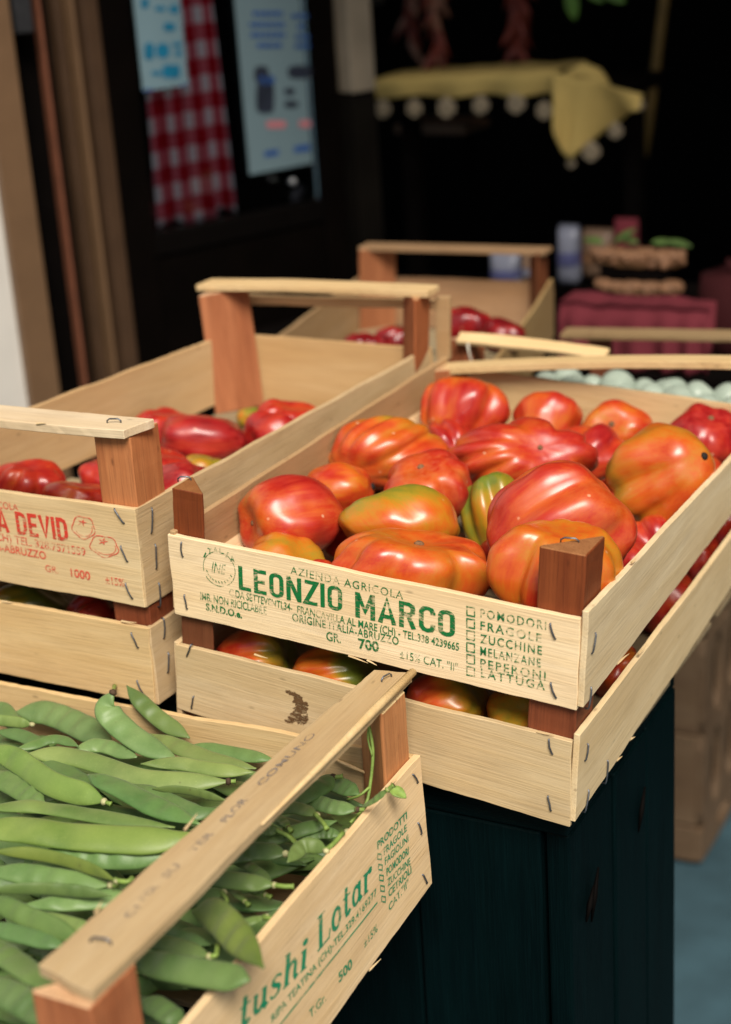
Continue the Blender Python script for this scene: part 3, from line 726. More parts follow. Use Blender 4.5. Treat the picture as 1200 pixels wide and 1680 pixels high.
def packet(px0, px1, py0, py1, y, label, body=M_PACK, band=M_PACKB):
    a, b = ony(px0, py0, y), ony(px1, py1, y); t = empty('food_packet', label, 'packet', ((a.x+b.x)/2, y, b.z), 'packets on the shop table')
    w_, h_ = (b.x-a.x), a.z-b.z; zb = min(b.z, b.z); vs = []; fs = []; N = 20; rows = 9
    for k in range(rows+1):
        s = k/rows; z = b.z+h_*s; pinch = math.sin(math.pi*min(1, .12+s*.9))**.4
        for q in range(N):
            an = 2*math.pi*q/N; c, sn = math.cos(an), math.sin(an); vs.append(((a.x+b.x)/2+w_/2*math.copysign(abs(c)**.6, c)*(1+.03*math.sin(9*s)), y+.018*pinch*math.copysign(abs(sn)**.8, sn)*(1 if s < .9 else .25)+.02, z))
    for k in range(rows):
        for q in range(N): fs.append((k*N+q, k*N+(q+1) % N, (k+1)*N+(q+1) % N, (k+1)*N+q))
    fs.append(tuple(reversed(range(N)))); fs.append(tuple(rows*N+q for q in range(N)))
    obj('bag', mesh('bag', vs, fs), body, t, None, None, True)
    pts = [(v[0], v[1]-.0008, v[2]) for v in vs]; sub = [v for k in (3, 4, 5) for v in pts[k*N:(k+1)*N]]
    obj('band', mesh('band', [((v[0]-(a.x+b.x)/2)*1.015+(a.x+b.x)/2, (v[1]-y-.02)*1.05+y+.02, v[2]) for v in sub], [(k*N+q, k*N+(q+1) % N, (k+1)*N+(q+1) % N, (k+1)*N+q) for k in (0, 1) for q in range(N)]), band, t, None, None, True)
packet(797, 846, 416, 480, 1.20, 'pale blue and white packet seen under the rear crate handle')
packet(850, 880, 420, 470, 1.22, 'small brown and grey packet beside the rear crate post', M_PACKC, M_PACK)
packet(908, 944, 372, 470, 1.24, 'tall white and violet packet next to the nut baskets')
packet(948, 1000, 378, 460, 1.30, 'brown packet behind the upper nut basket', M_PACKC, M_NUT)
packet(1002, 1040, 362, 450, 1.34, 'dark red packet behind the nut baskets', M_REDCLOTH, M_REDCLOTH)
# red sack at the right edge
p = ony(1185, 470, 1.05); m = MB(); m.tube([V((p.x+.01, 1.08, .6965)), V((p.x+.012, 1.08, .74)), V((p.x+.005, 1.08, p.z-.02)), V((p.x-.004, 1.08, p.z+.008)), V((p.x+.006, 1.08, p.z+.02))], [.045, .05, .044, .03, .012], 18)
tag(m.build('cloth_sack', cloth_mat('red_sack', (.035, .006, .007)), None, None, None, True), 'dark red cloth sack standing right of the nut baskets', 'sack')

# yellow cloth with crocheted discs over a shelf, things hanging above it
YS = 1.5
M_CROCHET = plain('cream_crochet', (.42, .34, .23), .9, .15, 300, .6)
shelf = empty('shop_shelf', 'dark wooden shelf under the yellow cloth', 'shelf', (-.4, 1.6, 0))
sa, sb = ony(606, 136, YS), ony(905, 126, YS)
part_box('board', (sa.x, YS+.004, sa.z-.022), (ony(1040, 150, YS).x, YS+.16, sa.z-.004), M_DARKWOOD_SHADE, shelf)
for xx in (sa.x+.02, ony(1000, 150, YS).x): part_box('leg', (xx, YS+.06, .004), (xx+.025, YS+.09, sa.z-.0225), M_DARKWOOD_SHADE, shelf)
yc = empty('yellow_cloth', 'yellow cloth with cream crocheted discs along its hem draped over the shelf', 'cloth', sa)
def surf(rows, name, mat, parent, th=.0015):
    W_ = len(rows[0]); vs = [v for r_ in rows for v in r_]; fs = []
    for i in range(len(rows)-1):
        for j in range(W_-1): a = i*W_+j; fs.append((a, a+1, a+W_+1, a+W_))
    o = obj(name, mesh(name, vs, fs), mat, parent, None, None, True); sm = o.modifiers.new('thick', 'SOLIDIFY'); sm.thickness = th; sm.offset = 0; return o
top = []; N = 60
for r_ in range(12):
    row = []
    for k in range(N+1):
        s = k/N; px = 604+(912-604)*s; t1 = ony(px, 133-16*s**.8, YS); b1 = ony(px, 160-4*s+3*math.sin(s*18), YS)
        if r_ < 5: p = V((t1.x, YS+.14*(1-r_/5), t1.z+.003*noise.noise(V((s*8, r_*.4, 1)))))
        else:
            t = (r_-5)/6; p = t1.lerp(b1, t); p.y += -.004*math.sin(math.pi*min(1, t+.2)) + t*.005*math.sin(s*21)
        row.append(p)
    top.append(row)
surf(top, 'runner', M_YELLOW, yc)
up_ = [(905, 117), (918, 119), (935, 124), (948, 130), (965, 128), (985, 130), (1010, 143), (1035, 149), (1056, 154)]
lo_ = [(914, 186), (920, 215), (928, 248), (938, 262), (955, 246), (985, 219), (1015, 199), (1040, 181), (1057, 176)]
rows = []
for k in range(33):
    s = k/32*8; i = min(7, int(s)); f = s-i
    ux, uy = up_[i][0]*(1-f)+up_[i+1][0]*f, up_[i][1]*(1-f)+up_[i+1][1]*f; lx, ly = lo_[i][0]*(1-f)+lo_[i+1][0]*f, lo_[i][1]*(1-f)+lo_[i+1][1]*f
    row = []
    for j in range(13):
        t = j/12; p = ony(ux+(lx-ux)*t, uy+(ly-uy)*t, YS); p.y += -.02*math.sin(s*.9)*t-.012*math.sin(s*1.9+.5)*t-.004; row.append(p)
    rows.append(row)
surf(rows, 'corner_fold', M_YELLOW, yc)
p = ony(958, 124, YS+.02); m = MB(); m.tube([p+V((-.035, .0, -.014)), p+V((-.02, .0, -.002)), p+V((0, .0, .006)), p+V((.02, 0, -.001)), p+V((.04, 0, -.02))], [.006, .012, .014, .012, .006], 12); m.build('fold_roll', M_YELLOW, yc, None, None, True)
for px, py, r_ in ((628, 179, 17), (680, 178, 17), (733, 177, 18), (789, 173, 18), (847, 170, 18), (893, 182, 17), (937, 268, 10), (970, 249, 18), (1010, 215, 16), (1048, 172, 12)):
    c = ony(px, py, YS-.004); rr = r_*.86*random.uniform(.9, 1.08)*depth(c)/FP; m = MB()
    for q in range(3):
        m.tube([c+V((rr*(.85-.3*q)*math.cos(2*math.pi*k/24), .003*math.sin(k*1.7), rr*(.85-.3*q)*math.sin(2*math.pi*k/24))) for k in range(25)], rr*.17, 6)
    m.tube([c+V((0, -.001, rr*.9)), c+V((0, .002, rr*1.25))], rr*.1, 5)
    m.build('crochet_disc', M_CROCHET, yc, None, None, True)
bz = ony(705, 212, 1.7); brd = empty('wall_shelf', 'small brown shelf board below the yellow cloth', 'shelf', bz)
part_box('board', (ony(648, 212, 1.7).x, 1.7, bz.z-.008), (ony(765, 210, 1.7).x, 1.8, bz.z+.006), plain('brown_board', (.16, .085, .045), .6, .2, 20), brd)
part_box('bracket', (ony(735, 212, 1.7).x, 1.75, bz.z-.08), (ony(752, 210, 1.7).x, 1.765, bz.z-.0085), M_DARKWOOD_SHADE, brd)
M_PEP = plain('dried_pepper', (.20, .035, .02), .4, .5, 60, .3); M_PEPB = plain('pale_dried_pepper', (.36, .17, .11), .5, .4, 60, .3)
def pepper_string(px, y, y0, y1, npep, label, mats, wd):
    t = empty('pepper_string', label, 'dried peppers', ony(px, y0, y), 'strings of dried peppers above the yellow cloth')
    a, b = ony(px, y0, y), ony(px, y1, y); m = MB(); m.tube([a, b], .0015, 5); m.build('cord', M_BASKET, t)
    for k in range(npep):
        s = (k+.5)/npep; c = a.lerp(b, s); an = random.uniform(0, 6.283); d = V((math.cos(an), math.sin(an), -1.1-random.random())).normalized(); ln = random.uniform(.028, .045)
        r = random.uniform(.005, .0075); d2 = d+V((random.uniform(-.3, .3), 0, random.uniform(-.4, .1))); m = MB()
        m.tube([c, c+d*ln*.12, c+d*ln*.4, c+d*ln*.7+d2*.004, c+d*ln+d2*.006], [.0012, r*.9, r, r*.65, .0008], 8); m.build('pepper', random.choice(mats), t, None, None, True)
pepper_string(715, 1.62, -120, 92, 40, 'string of pale and rusty dried peppers hanging left above the yellow cloth', [M_PEPB, M_PEPB, M_PEP], .03)
pepper_string(672, 1.75, -120, 70, 26, 'short dark string of dried peppers hanging beside the pale jamb', [M_PEP, M_PEP, M_PEPB], .03)
pepper_string(848, 1.66, -120, 85, 36, 'string of dark red dried peppers hanging over the middle of the yellow cloth', [M_PEP], .03)
hp = empty('hanging_herb', 'bunch of green leaves hanging at the top above the cloth corner', 'herb', ony(945, -20, 1.6))
for px, py, dx, dz, l_ in ((937, -18, .1, -1, .045), (960, -30, .6, -.6, .04), (985, -25, .8, -.5, .045), (925, -40, -.5, -.4, .04)): leaf(ony(px, py, 1.6), (dx, -.15, dz), (0, -1, .25), l_, .022, hp, plain('bright_leaf', (.12, .25, .04), .5, .2, 60))
m = MB(); p0, p1 = ony(1083, 55, 1.75), ony(1066, 190, 1.75); m.tube([p0+(p0-p1)*2, p0, p1, p1+(p1-p0)*.5], [.0075, .008, .008, .007], 10); tag(m.build('wooden_pole', plain('ochre_pole', (.20, .12, .03), .6, .3, 40), None, None, None, True), 'thin ochre pole hanging upright right of the yellow cloth', 'pole')

# ------------------------------------------------------------------ crates
TH = .0042
def tint(lo=.93, hi=1.06, warm=.03): 
    a = random.uniform(lo, hi); b = random.uniform(-warm, warm); return (a*(1+b), a, a*(1-b))
def edge(b1, b2, y, onf, v, ax):
    """continue the line through two photographed points of a plane to the given y"""
    p, q = onf(*b1, ax, v), onf(*b2, ax, v)
    return p, q
Wd, HT, LEN, GAP = .30, .0621, .4543, .022
XL, YL, ZL = [ML.to_3x3() @ V(v) for v in ((1, 0, 0), (0, 1, 0), (0, 0, 1))]
def base_boards(parent, fl, fr, br, bl, z, n=4, mat=None, up=V((0, 0, 1))):
    for k in range(n):
        t0, t1 = (k+.08)/n, (k+.92)/n
        a, b, c, d = fl.lerp(bl, t0), fr.lerp(br, t0), fr.lerp(br, t1), fl.lerp(bl, t1)
        board('base_board', a, b, c, d, .004, parent, tint(.38, .48), 0, k+77, .0006, None, 2)  # tinted dark to imitate shade in the gaps between the fruit

# ---- upper tomato crate with green stamps
up = empty('tomato_crate', 'pale wooden tomato crate with green stamps on its front, top of the right-hand stack', 'crate', mat=ML, group='wooden fruit crates')
fU = board('front_panel', onl(287, 1007, 1, 0), onl(946, 1166, 1, 0), onl(952, 1016, 1, 0), onl(275, 876, 1, 0), TH, up, (1.30, 1.29, 1.34), 0, 1, .0008)
XR = Wd+.0045
def sidepts(t1, t2, b1, b2, x, y0, y1):
    a, b = MLI @ onl(*t1, 0, x), MLI @ onl(*t2, 0, x); c, d = MLI @ onl(*b1, 0, x), MLI @ onl(*b2, 0, x)
    def at(p, q, y): f = (y-p.y)/(q.y-p.y); return ML @ V((x, y, p.z+(q.z-p.z)*f))
    return at(c, d, y0), at(c, d, y1), at(a, b, y1), at(a, b, y0)
q = sidepts((957, 1013), (1197, 757), (950, 1170), (1200, 845), XR, .0006, LEN)
rU = board('side_panel', *q, TH, up, (1.12, 1.13, 1.16), .0003, 2, .0011)
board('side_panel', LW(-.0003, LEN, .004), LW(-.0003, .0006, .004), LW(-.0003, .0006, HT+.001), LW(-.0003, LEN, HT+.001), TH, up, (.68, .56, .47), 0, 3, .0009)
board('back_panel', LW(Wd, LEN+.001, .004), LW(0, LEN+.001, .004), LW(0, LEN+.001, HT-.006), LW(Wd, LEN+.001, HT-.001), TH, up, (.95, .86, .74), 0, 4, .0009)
y0 = TH+.0004
post(LW(.0006, y0, 0.0045), LW(.0006, y0, .0935), XL, YL, .0245, up, (.50, .27, .14))
post(LW(Wd-.0006, y0, 0.0045), LW(Wd-.0006, y0, .1045), -XL, YL, .031, up, (.52, .29, .17), size2=.034)
post(LW(.0006, LEN-TH, 0.0045), LW(.0006, LEN-TH, .058), XL, -YL, .026, up, (.95, .8, .75))
post(LW(Wd-.0006, LEN-TH, 0.0045), LW(Wd-.0006, LEN-TH, .1035), -XL, -YL, .028, up, (.75, .6, .55))
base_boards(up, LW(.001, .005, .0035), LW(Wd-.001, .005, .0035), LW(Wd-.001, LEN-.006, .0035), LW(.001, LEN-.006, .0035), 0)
h0, h1 = LW(-.004, LEN-.018, .0560), LW(Wd+.006, LEN-.018, .1065)
hd = board('handle', h0, h1, h1+YL*.022, h0+YL*.020, .0065, up, (1.0, .93, .8), .004, 5, .0009)
board('liner_strip', LW(.0035, .40, .030), LW(.0035, .035, .030), LW(.034, .035, .012), LW(.034, .40, .010), .0022, up, (.98, .9, .88), 0, 6, .0006)
for px, py in ((300, 901), (306, 987), (908, 1035), (909, 1132)): staple(fU, px, py, .0105, 100 if px < 500 else 108)
for px, py, ln in ((973, 1055, .013), (966, 1145, .014)): staple(rU, px, py, ln, 75)
staple3(onl(935, 889, 2, .1045), XL+YL*.3, ZL, up, .011)
staple3(onl(303, 788, 2, .0935), XL+YL*.5, ZL, up, .009)
S = Stamp(fU)
S.line('LEONZIO', (393, 966.5), (562, 1003.5), 39, 'block', wt=.15)
S.line('MARCO', (584, 1012), (747, 1046), 42, 'block', wt=.15)
S.line('700', (589, 1063.5), (623, 1069), 16, bold=.03)
S.line('S.N.D.O.e.', (339, 1000), (398, 1014), 11, bold=.03)
S.line('GR.', (536, 1050), (560, 1055), 14, bold=.015)
S.build(M_GREEN)
S = Stamp(fU)
S.line('AZIENDA AGRICOLA', (477, 941), (662, 983), 12.5, spacing=1.15)
S.line('C.DA SETTEVENTI,34-', (377, 977), (480, 1003), 12, bold=.012)
S.line('FRANCAVILLA AL MARE (CH) - TEL.338 4239665', (488, 1005), (754, 1067), 12, bold=.012)
S.line('IMB. NON RICICLABILE', (330, 983), (438, 1008), 12.5, bold=.012)
S.line('ORIGINE ITALIA-ABRUZZO', (480, 1018), (655, 1058), 12.5, spacing=1.05, bold=.012)
S.line('±15% CAT. "II"', (657, 1079), (752, 1101), 13)
S.build(M_GREENW); S = Stamp(fU)
for k, (tx, l, r_) in enumerate((('POMODORI', (789, 1012), (897, 1033)), ('FRAGOLE', (789, 1032), (889, 1054)), ('ZUCCHINE', (789, 1053.5), (890, 1074)), ('MELANZANE', (789, 1074), (888, 1094)), ('PEPERONI', (789, 1094), (896, 1116)), ('LATTUGA', (790, 1110), (895, 1132)))):
    S.line(tx, l, r_, 14, spacing=1.25, bold=.012)
    S.boxpx(767, 994.5+19.6*k, 12.5, 14, .0009)
S.build(M_GREENW, 'product_list'); S = Stamp(fU)
# round certification mark
C0 = (360.5, 933)
for a0, a1 in ((-60, 200), (215, 290)):
    S.strokes([(C0[0]+26*math.cos(math.radians(a)), C0[1]-28*math.sin(math.radians(a))+.21*26*math.cos(math.radians(a))) for a in range(a0, a1, 8)], .0005)
for k, ch in enumerate('ITALIA'):
    a = math.radians(140-k*19); bx = (C0[0]+30*math.cos(a)-3, C0[1]-33*math.sin(a)+6+.21*30*math.cos(a)); S.line(ch, bx, (bx[0]+(2 if ch == 'I' else 7), bx[1]+1.4), 9, bold=.01)
S.line('INE', (348, 938), (372, 943), 17, shear=.3)
for k in range(11):
    a = math.radians(200+k*14); p = (C0[0]+21*math.cos(a), C0[1]-22*math.sin(a)+.21*21*math.cos(a)); S.strokes([(p[0]-1.5, p[1]-2), (p[0]+1, p[1]+1.5)], .0006)
S.build(M_GREENW, 'round_mark')

# ---- lower tomato crate
lo = empty('tomato_crate', 'pale unprinted tomato crate with a brown smudge, under the green stamped crate', 'crate', mat=ML @ Matrix.Translation((0, 0, -GAP-HT)), group='wooden fruit crates')
fL = board('front_panel', onl(291, 1163, 1, 0), onl(936, 1359, 1, 0), onl(938, 1217, 1, 0), onl(288, 1056, 1, 0), TH, lo, (.88, .86, .82), 0, 11, .0009)
XR2 = Wd+.0035
q = sidepts((945, 1214), (1200, 880), (938, 1357), (1200, 962), XR2, .0006, LEN)
rL = board('side_panel', *q, TH, lo, (1.08, 1.06, 1.02), .0008, 12, .0012)
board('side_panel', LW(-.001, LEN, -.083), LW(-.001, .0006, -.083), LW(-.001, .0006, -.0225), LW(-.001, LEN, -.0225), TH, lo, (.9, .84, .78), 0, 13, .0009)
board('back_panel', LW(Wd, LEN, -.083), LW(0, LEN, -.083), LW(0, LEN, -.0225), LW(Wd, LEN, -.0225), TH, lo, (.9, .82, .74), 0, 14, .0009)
for x, y, dx, dy, c, s_ in ((.0035, y0, 1, 1, (.40, .32, .3), .026), (Wd-.001, y0, -1, 1, (.48, .30, .26), .033), (.001, LEN-TH, 1, -1, (.8, .7, .6), .026), (Wd-.001, LEN-TH, -1, -1, (.8, .7, .6), .028)):
    post(LW(x, y, -.0825), LW(x, y, -.0008), XL*dx, YL*dy, s_, lo, c)
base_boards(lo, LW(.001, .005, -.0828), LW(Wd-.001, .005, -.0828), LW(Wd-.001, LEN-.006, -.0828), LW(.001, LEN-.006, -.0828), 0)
for px, py in ((311, 1067), (317, 1152), (904, 1225), (902, 1318)): staple(fL, px, py, .0105, 75 if px < 500 else 112)
for px, py, ln, an in ((961, 1234, .011, 75), (993, 1266, .017, 80), (961, 1314, .015, 72)): staple(rL, px, py, ln, an)
# dried earth on the front of the lower crate
S = Stamp(fL)
for (cx, cy, rx, ry, an) in ((481, 1138, 13, 4, .45), (490, 1148, 10, 9, .9), (495, 1163, 10, 13, 1.2), (488, 1178, 15, 8, 0.1), (499, 1180, 11, 7, -.5), (476, 1182, 9, 4, .2), (500, 1156, 7, 5, 0)):
    n_ = 26; pts = []
    for t in range(n_):
        a_ = 2*math.pi*t/n_; k_ = random.uniform(.7, 1.25); x, y = rx*math.cos(a_)*k_, ry*math.sin(a_)*k_
        pts.append(bpx(fL, cx+x*math.cos(an)-y*math.sin(an), cy+x*math.sin(an)+y*math.cos(an)))
    S.add(pts, [tuple(reversed(range(n_)))])
S.build(M_DIRT, 'earth_smudge')

# ---- left stack: crate with red stamps above an unprinted one
FLc, FRc, BRc, BLc = V((-.282, 0, 0)), V((-.0225, 0, 0)), V((-.0075, .452, 0)), V((-.221, .455, 0))
Z = lambda p, z: V((p.x, p.y, z))
cu_ = empty('tomato_crate', 'wooden tomato crate with red stamps and a raised handle, top of the left stack', 'crate', (-.14, 0, .80), 'wooden fruit crates')
fC = board('front_panel', V((-.282, 0, .807)), ony(238, 997, 0), ony(222, 834.5, 0), V((-.282, 0, .8764)), TH, cu_, (1.03, 1.0, .95), 0, 21, .0009)
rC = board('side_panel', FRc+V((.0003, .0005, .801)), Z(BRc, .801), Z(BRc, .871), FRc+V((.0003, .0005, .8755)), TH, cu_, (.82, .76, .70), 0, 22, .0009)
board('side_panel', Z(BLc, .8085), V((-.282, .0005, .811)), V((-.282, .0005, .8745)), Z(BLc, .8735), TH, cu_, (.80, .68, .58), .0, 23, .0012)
board('back_panel', V((-.0075, .456, .802)), V((-.221, .456, .802)), V((-.221, .456, .871)), V((-.0075, .456, .870)), TH, cu_, (.84, .70, .56), 0, 24, .0009)  # tint lowered to carry the shop's shade
post(V((-.0235, y0, .80)), V((-.0228, y0, .9265)), (-1, 0, 0), (0, 1, 0), .031, cu_, (1.22, 1.1, .95), size2=.036)
post(V((-.276, y0, .80)), V((-.276, y0, .9265)), (1, 0, 0), (0, 1, 0), .031, cu_, (1.1, 1.05, .95), size2=.036)
post(V((-.2235, .450, .80)), V((-.2300, .4505, .9165)), (1, 0, 0), (.0, -1, 0), .036, cu_, (.98, .86, .86))
post(V((-.012, .450, .80)), V((-.004, .4505, .923)), (-1, 0, 0), (0, -1, 0), .026, cu_, (.95, .72, .6), size2=.03)
a, b = ony(-60, 667, .0), ony(208, 697, .0)
h0, h1 = V((-.290, -.002, .9275)), V((-.0235, -.002, .9275))
hC = board('handle', h0, h1, h1+V((.006, .030, 0)), h0+V((0, .030, 0)), .0065, cu_, (1.02, 1.04, 1.16), -.001, 25, .0013); hC.matrix_basis = hC.matrix_basis @ Matrix.Translation((0, 0, .0062))
h0, h1 = V((-.2395, .428, .9235)), V((.0035, .428, .9295))
board('handle', h0, h1, h1+V((0, .027, 0)), h0+V((0, .027, 0)), .0058, cu_, (1.0, .93, .82), .0015, 26, .0009)
h0, h1 = V((-.226, .462, .8975)), V((.0, .462, .9045))
board('crossbar', h0, h1, h1+V((0, 0, .0085)), h0+V((0, 0, .0085)), .008, cu_, (.95, .82, .72), 0, 27, .0008)
board('corner_strip', ony(716, 590, .4605), ony(737, 590, .4605), ony(736, 487, .4605), ony(714, 487, .4605), .006, cu_, (.62, .52, .44), 0, 28, .0006)
base_boards(cu_, V((-.278, .005, .8005)), V((-.027, .005, .8005)), V((-.012, .448, .8005)), V((-.218, .448, .8005)), 0)
for px, py in ((197, 846), (205, 908), (213, 969)): staple(fC, px, py, .012, 118)
for px, py in ((248, 854), (255, 913), (261, 976)): staple(rC, px, py, .018, 80)
staple3(V((-.040, .012, .9338)), (1, .3, 0), (0, 0, 1), cu_, .010)
S = Stamp(fC)
S.line('A DEVID', (-1, 871), (113.5, 888), 36, 'block', wt=.17)
S.build(M_RED)
S = Stamp(fC)
S.line('AZIENDA AGRICOLA', (-86, 822), (31, 837.5), 11)
S.line('ORTONA (CH) TEL. 328.7571559', (-80, 872), (142, 912), 12.5, bold=.012)
S.line('ORIGINE ITALIA-ABRUZZO', (-98, 884), (77, 917.5), 12, bold=.012)
S.line('GR.', (76, 937), (97, 941), 11)
S.line('1000', (117.5, 945), (149.5, 951.5), 13, bold=.02)
S.line('±15%', (174.5, 957), (206, 962), 12, bold=.01)
def tomdraw(cx, cy, rx, ry):
    pts = [(cx+rx*(1+.07*math.sin(5*a))*math.cos(a), cy+ry*(1+.07*math.sin(5*a))*math.sin(a)+.16*rx*math.cos(a)) for a in [2*math.pi*k/36 for k in range(36)]]; pts.append(pts[0])
    S.strokes(pts, .0008, True)
    S.strokes([(cx+(rx-4)*math.cos(a), cy+(ry-4)*math.sin(a)+.16*rx*math.cos(a)) for a in [math.radians(t) for t in range(-20, 150, 12)]], .0005)
    vs = []
    for k in range(10):
        a = math.pi/5*k; r_ = 9 if k % 2 == 0 else 3; vs.append(bpx(fC, cx-2+r_*math.cos(a), cy-8+r_*.75*math.sin(a)))
    S.add(vs, [tuple(reversed(range(10)))])
tomdraw(138, 865, 18.5, 18); tomdraw(172, 896, 23, 17)
S.build(M_REDW)
cl = empty('tomato_crate', 'plain wooden tomato crate below the red stamped one in the left stack', 'crate', (-.14, 0, .725), 'wooden fruit crates')
fD = board('front_panel', V((-.282, -.001, .7265)), ony(254, 1155, -.001), ony(243, 1031, -.001), V((-.282, -.001, .7885)), TH, cl, (.98, .90, .76), 0, 31, .0009)
rD = board('side_panel', V((-.0215, .0005, .724)), V((-.007, .452, .726)), V((-.007, .452, .786)), V((-.0215, .0005, .785)), TH, cl, (.85, .80, .76), 0, 32, .0009)
board('side_panel', V((-.221, .455, .726)), V((-.282, .0005, .726)), V((-.282, .0005, .788)), V((-.221, .455, .786)), TH, cl, (.9, .84, .76), 0, 33, .0009)
board('back_panel', V((-.008, .456, .726)), V((-.221, .456, .726)), V((-.221, .456, .786)), V((-.008, .456, .786)), TH, cl, (.9, .8, .66), 0, 34, .0009)
for x, y, dx, dy in ((-.0235, y0, -1, 1), (-.276, y0, 1, 1), (-.218, .45, 1, -1), (-.012, .45, -1, -1)): post(V((x, y, .728)), V((x, y, .7995)), (dx, 0, 0), (0, dy, 0), .032, cl, (.5, .3, .26))
base_boards(cl, V((-.278, .005, .7278)), V((-.027, .005, .7278)), V((-.012, .448, .7278)), V((-.218, .448, .7278)), 0)
staple(fD, 222, 1050, .012, 118); staple(fD, 232, 1128, .012, 110)
for px, py in ((268, 1031), (275, 1087)): staple(rD, px, py, .015, 82)
part_box('batten', (-.40, .03, .6885), (-.02, .06, .7230), M_TEAL, stand); part_box('batten', (-.40, .33, .6885), (-.02, .36, .7230), M_TEAL, stand)

# ---- rear crate with the bare handle, and the crate of pale onions
F_BL, F_BR = V((-.308, .90, 0)), V((-.0615, .90, 0))
pfr = ony(780, 590, .50); F_FR = V((pfr.x+.002, .50, 0)); F_FL = V((-.245, .50, 0)); zt = .826; zb = .762
rc = empty('tomato_crate', 'wooden crate with a bare handle and a broken loose slat behind the tomato crates', 'crate', (-.15, .7, zb), 'wooden fruit crates')
board('back_panel', Z(F_BR, zb), Z(F_BL, zb), Z(F_BL, zt-.004), Z(F_BR, zt), TH, rc, (.56, .43, .39), 0, 41, .0009)  # tint darkened to imitate shade under the shop front
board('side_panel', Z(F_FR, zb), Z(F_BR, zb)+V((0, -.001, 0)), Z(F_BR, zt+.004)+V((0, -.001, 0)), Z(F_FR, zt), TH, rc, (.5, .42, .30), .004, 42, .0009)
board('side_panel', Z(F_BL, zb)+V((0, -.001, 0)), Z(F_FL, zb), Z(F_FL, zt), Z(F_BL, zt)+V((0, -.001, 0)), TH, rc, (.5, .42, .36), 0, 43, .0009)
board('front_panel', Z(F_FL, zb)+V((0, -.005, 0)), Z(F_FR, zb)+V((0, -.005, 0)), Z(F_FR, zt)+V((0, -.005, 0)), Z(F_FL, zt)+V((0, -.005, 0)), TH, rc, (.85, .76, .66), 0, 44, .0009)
zh = ony(750, 402, .885).z
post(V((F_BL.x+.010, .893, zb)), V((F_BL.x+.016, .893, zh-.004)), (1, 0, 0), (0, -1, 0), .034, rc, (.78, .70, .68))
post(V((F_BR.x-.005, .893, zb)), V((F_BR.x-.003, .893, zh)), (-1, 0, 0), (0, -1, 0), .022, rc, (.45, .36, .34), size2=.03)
post(V((F_FR.x-.005, .5005, zb)), V((F_FR.x-.005, .5005, ony(765, 558, .5).z)), (-1, 0, 0), (0, 1, 0), .026, rc, (.8, .62, .6), size2=.03)
post(V((F_FL.x+.005, .5005, zb)), V((F_FL.x+.005, .5005, zt+.02)), (1, 0, 0), (0, 1, 0), .026, rc, (.8, .62, .6))
h0, h1 = V((F_BL.x+.012, .866, zh-.003)), V((F_BR.x+.003, .866, zh+.001))
board('handle', h0, h1, h1+V((0, .026, 0)), h0+V((0, .026, 0)), .005, rc, (.42, .33, .29), 0, 45, .0008)
base_boards(rc, V((F_FL.x+.004, .505, zb+.002)), V((F_FR.x-.006, .505, zb+.002)), V((F_BR.x-.006, .893, zb+.002)), V((F_BL.x+.004, .893, zb+.002)), 0)
h0, h1 = ony(748, 560, .488), ony(990, 589, .508)
board('broken_handle', h0, h1, h1+V((0.002, .012, .0065)), h0+V((0, .012, .0065)), .0045, rc, (1.0, .94, .82), .0025, 46, .001)
m = MB(); p = ony(768, 563, .486); m.tube([p, ony(769, 575, .485), ony(772, 588, .486), ony(777, 600, .489)], .0011, 6); m.build('loose_string', plain('white_string', (.6, .55, .45), .9, .1, 300), rc, None, None, True)

gz0, gz1 = .735, .768
gc = empty('onion_crate', 'wooden crate of pale onions behind the green stamped tomato crate', 'crate', (.18, .6, gz0), 'wooden fruit crates')
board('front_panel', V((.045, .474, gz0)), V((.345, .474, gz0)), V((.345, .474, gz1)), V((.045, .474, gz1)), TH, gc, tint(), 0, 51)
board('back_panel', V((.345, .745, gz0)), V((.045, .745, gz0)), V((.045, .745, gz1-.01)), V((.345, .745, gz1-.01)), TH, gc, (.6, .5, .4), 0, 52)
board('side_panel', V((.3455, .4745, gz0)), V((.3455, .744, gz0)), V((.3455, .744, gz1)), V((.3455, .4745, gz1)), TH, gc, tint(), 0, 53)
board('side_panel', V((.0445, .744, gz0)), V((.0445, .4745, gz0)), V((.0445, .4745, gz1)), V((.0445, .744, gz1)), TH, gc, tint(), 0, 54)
base_boards(gc, V((.05, .48, gz0+.001)), V((.34, .48, gz0+.001)), V((.34, .738, gz0+.001)), V((.05, .738, gz0+.001)), 0)
zg = ony(1060, 543, .725)
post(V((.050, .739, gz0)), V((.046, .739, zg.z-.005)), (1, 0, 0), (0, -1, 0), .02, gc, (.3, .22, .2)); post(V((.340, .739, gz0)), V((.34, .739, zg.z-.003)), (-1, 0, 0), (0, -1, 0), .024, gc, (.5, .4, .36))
hx = ony(918, 548, .715)
h0, h1 = V((hx.x, .715, ony(920, 550, .715).z)), V((.350, .715, ony(1200, 550, .715).z+.004))
board('handle', h0, h1, h1+V((0, .022, .003)), h0+V((0, .022, .003)), .0045, gc, (.38, .33, .28), 0, 55, .0008)
part_box('batten', (-.40, .48, .6650), (.36, .50, .7340), M_DARKWOOD_SHADE, None)
M_ONION = NT('onion_skin'); _c = M_ONION.coords((1, 1, 1)); _f = M_ONION.noise(M_ONION.coords((60, 60, 14)), 1.5, 3)
M_ONION = M_ONION.fin(M_ONION.mix(_f, (.27, .34, .28), (.42, .48, .40)), .38, None, .45)
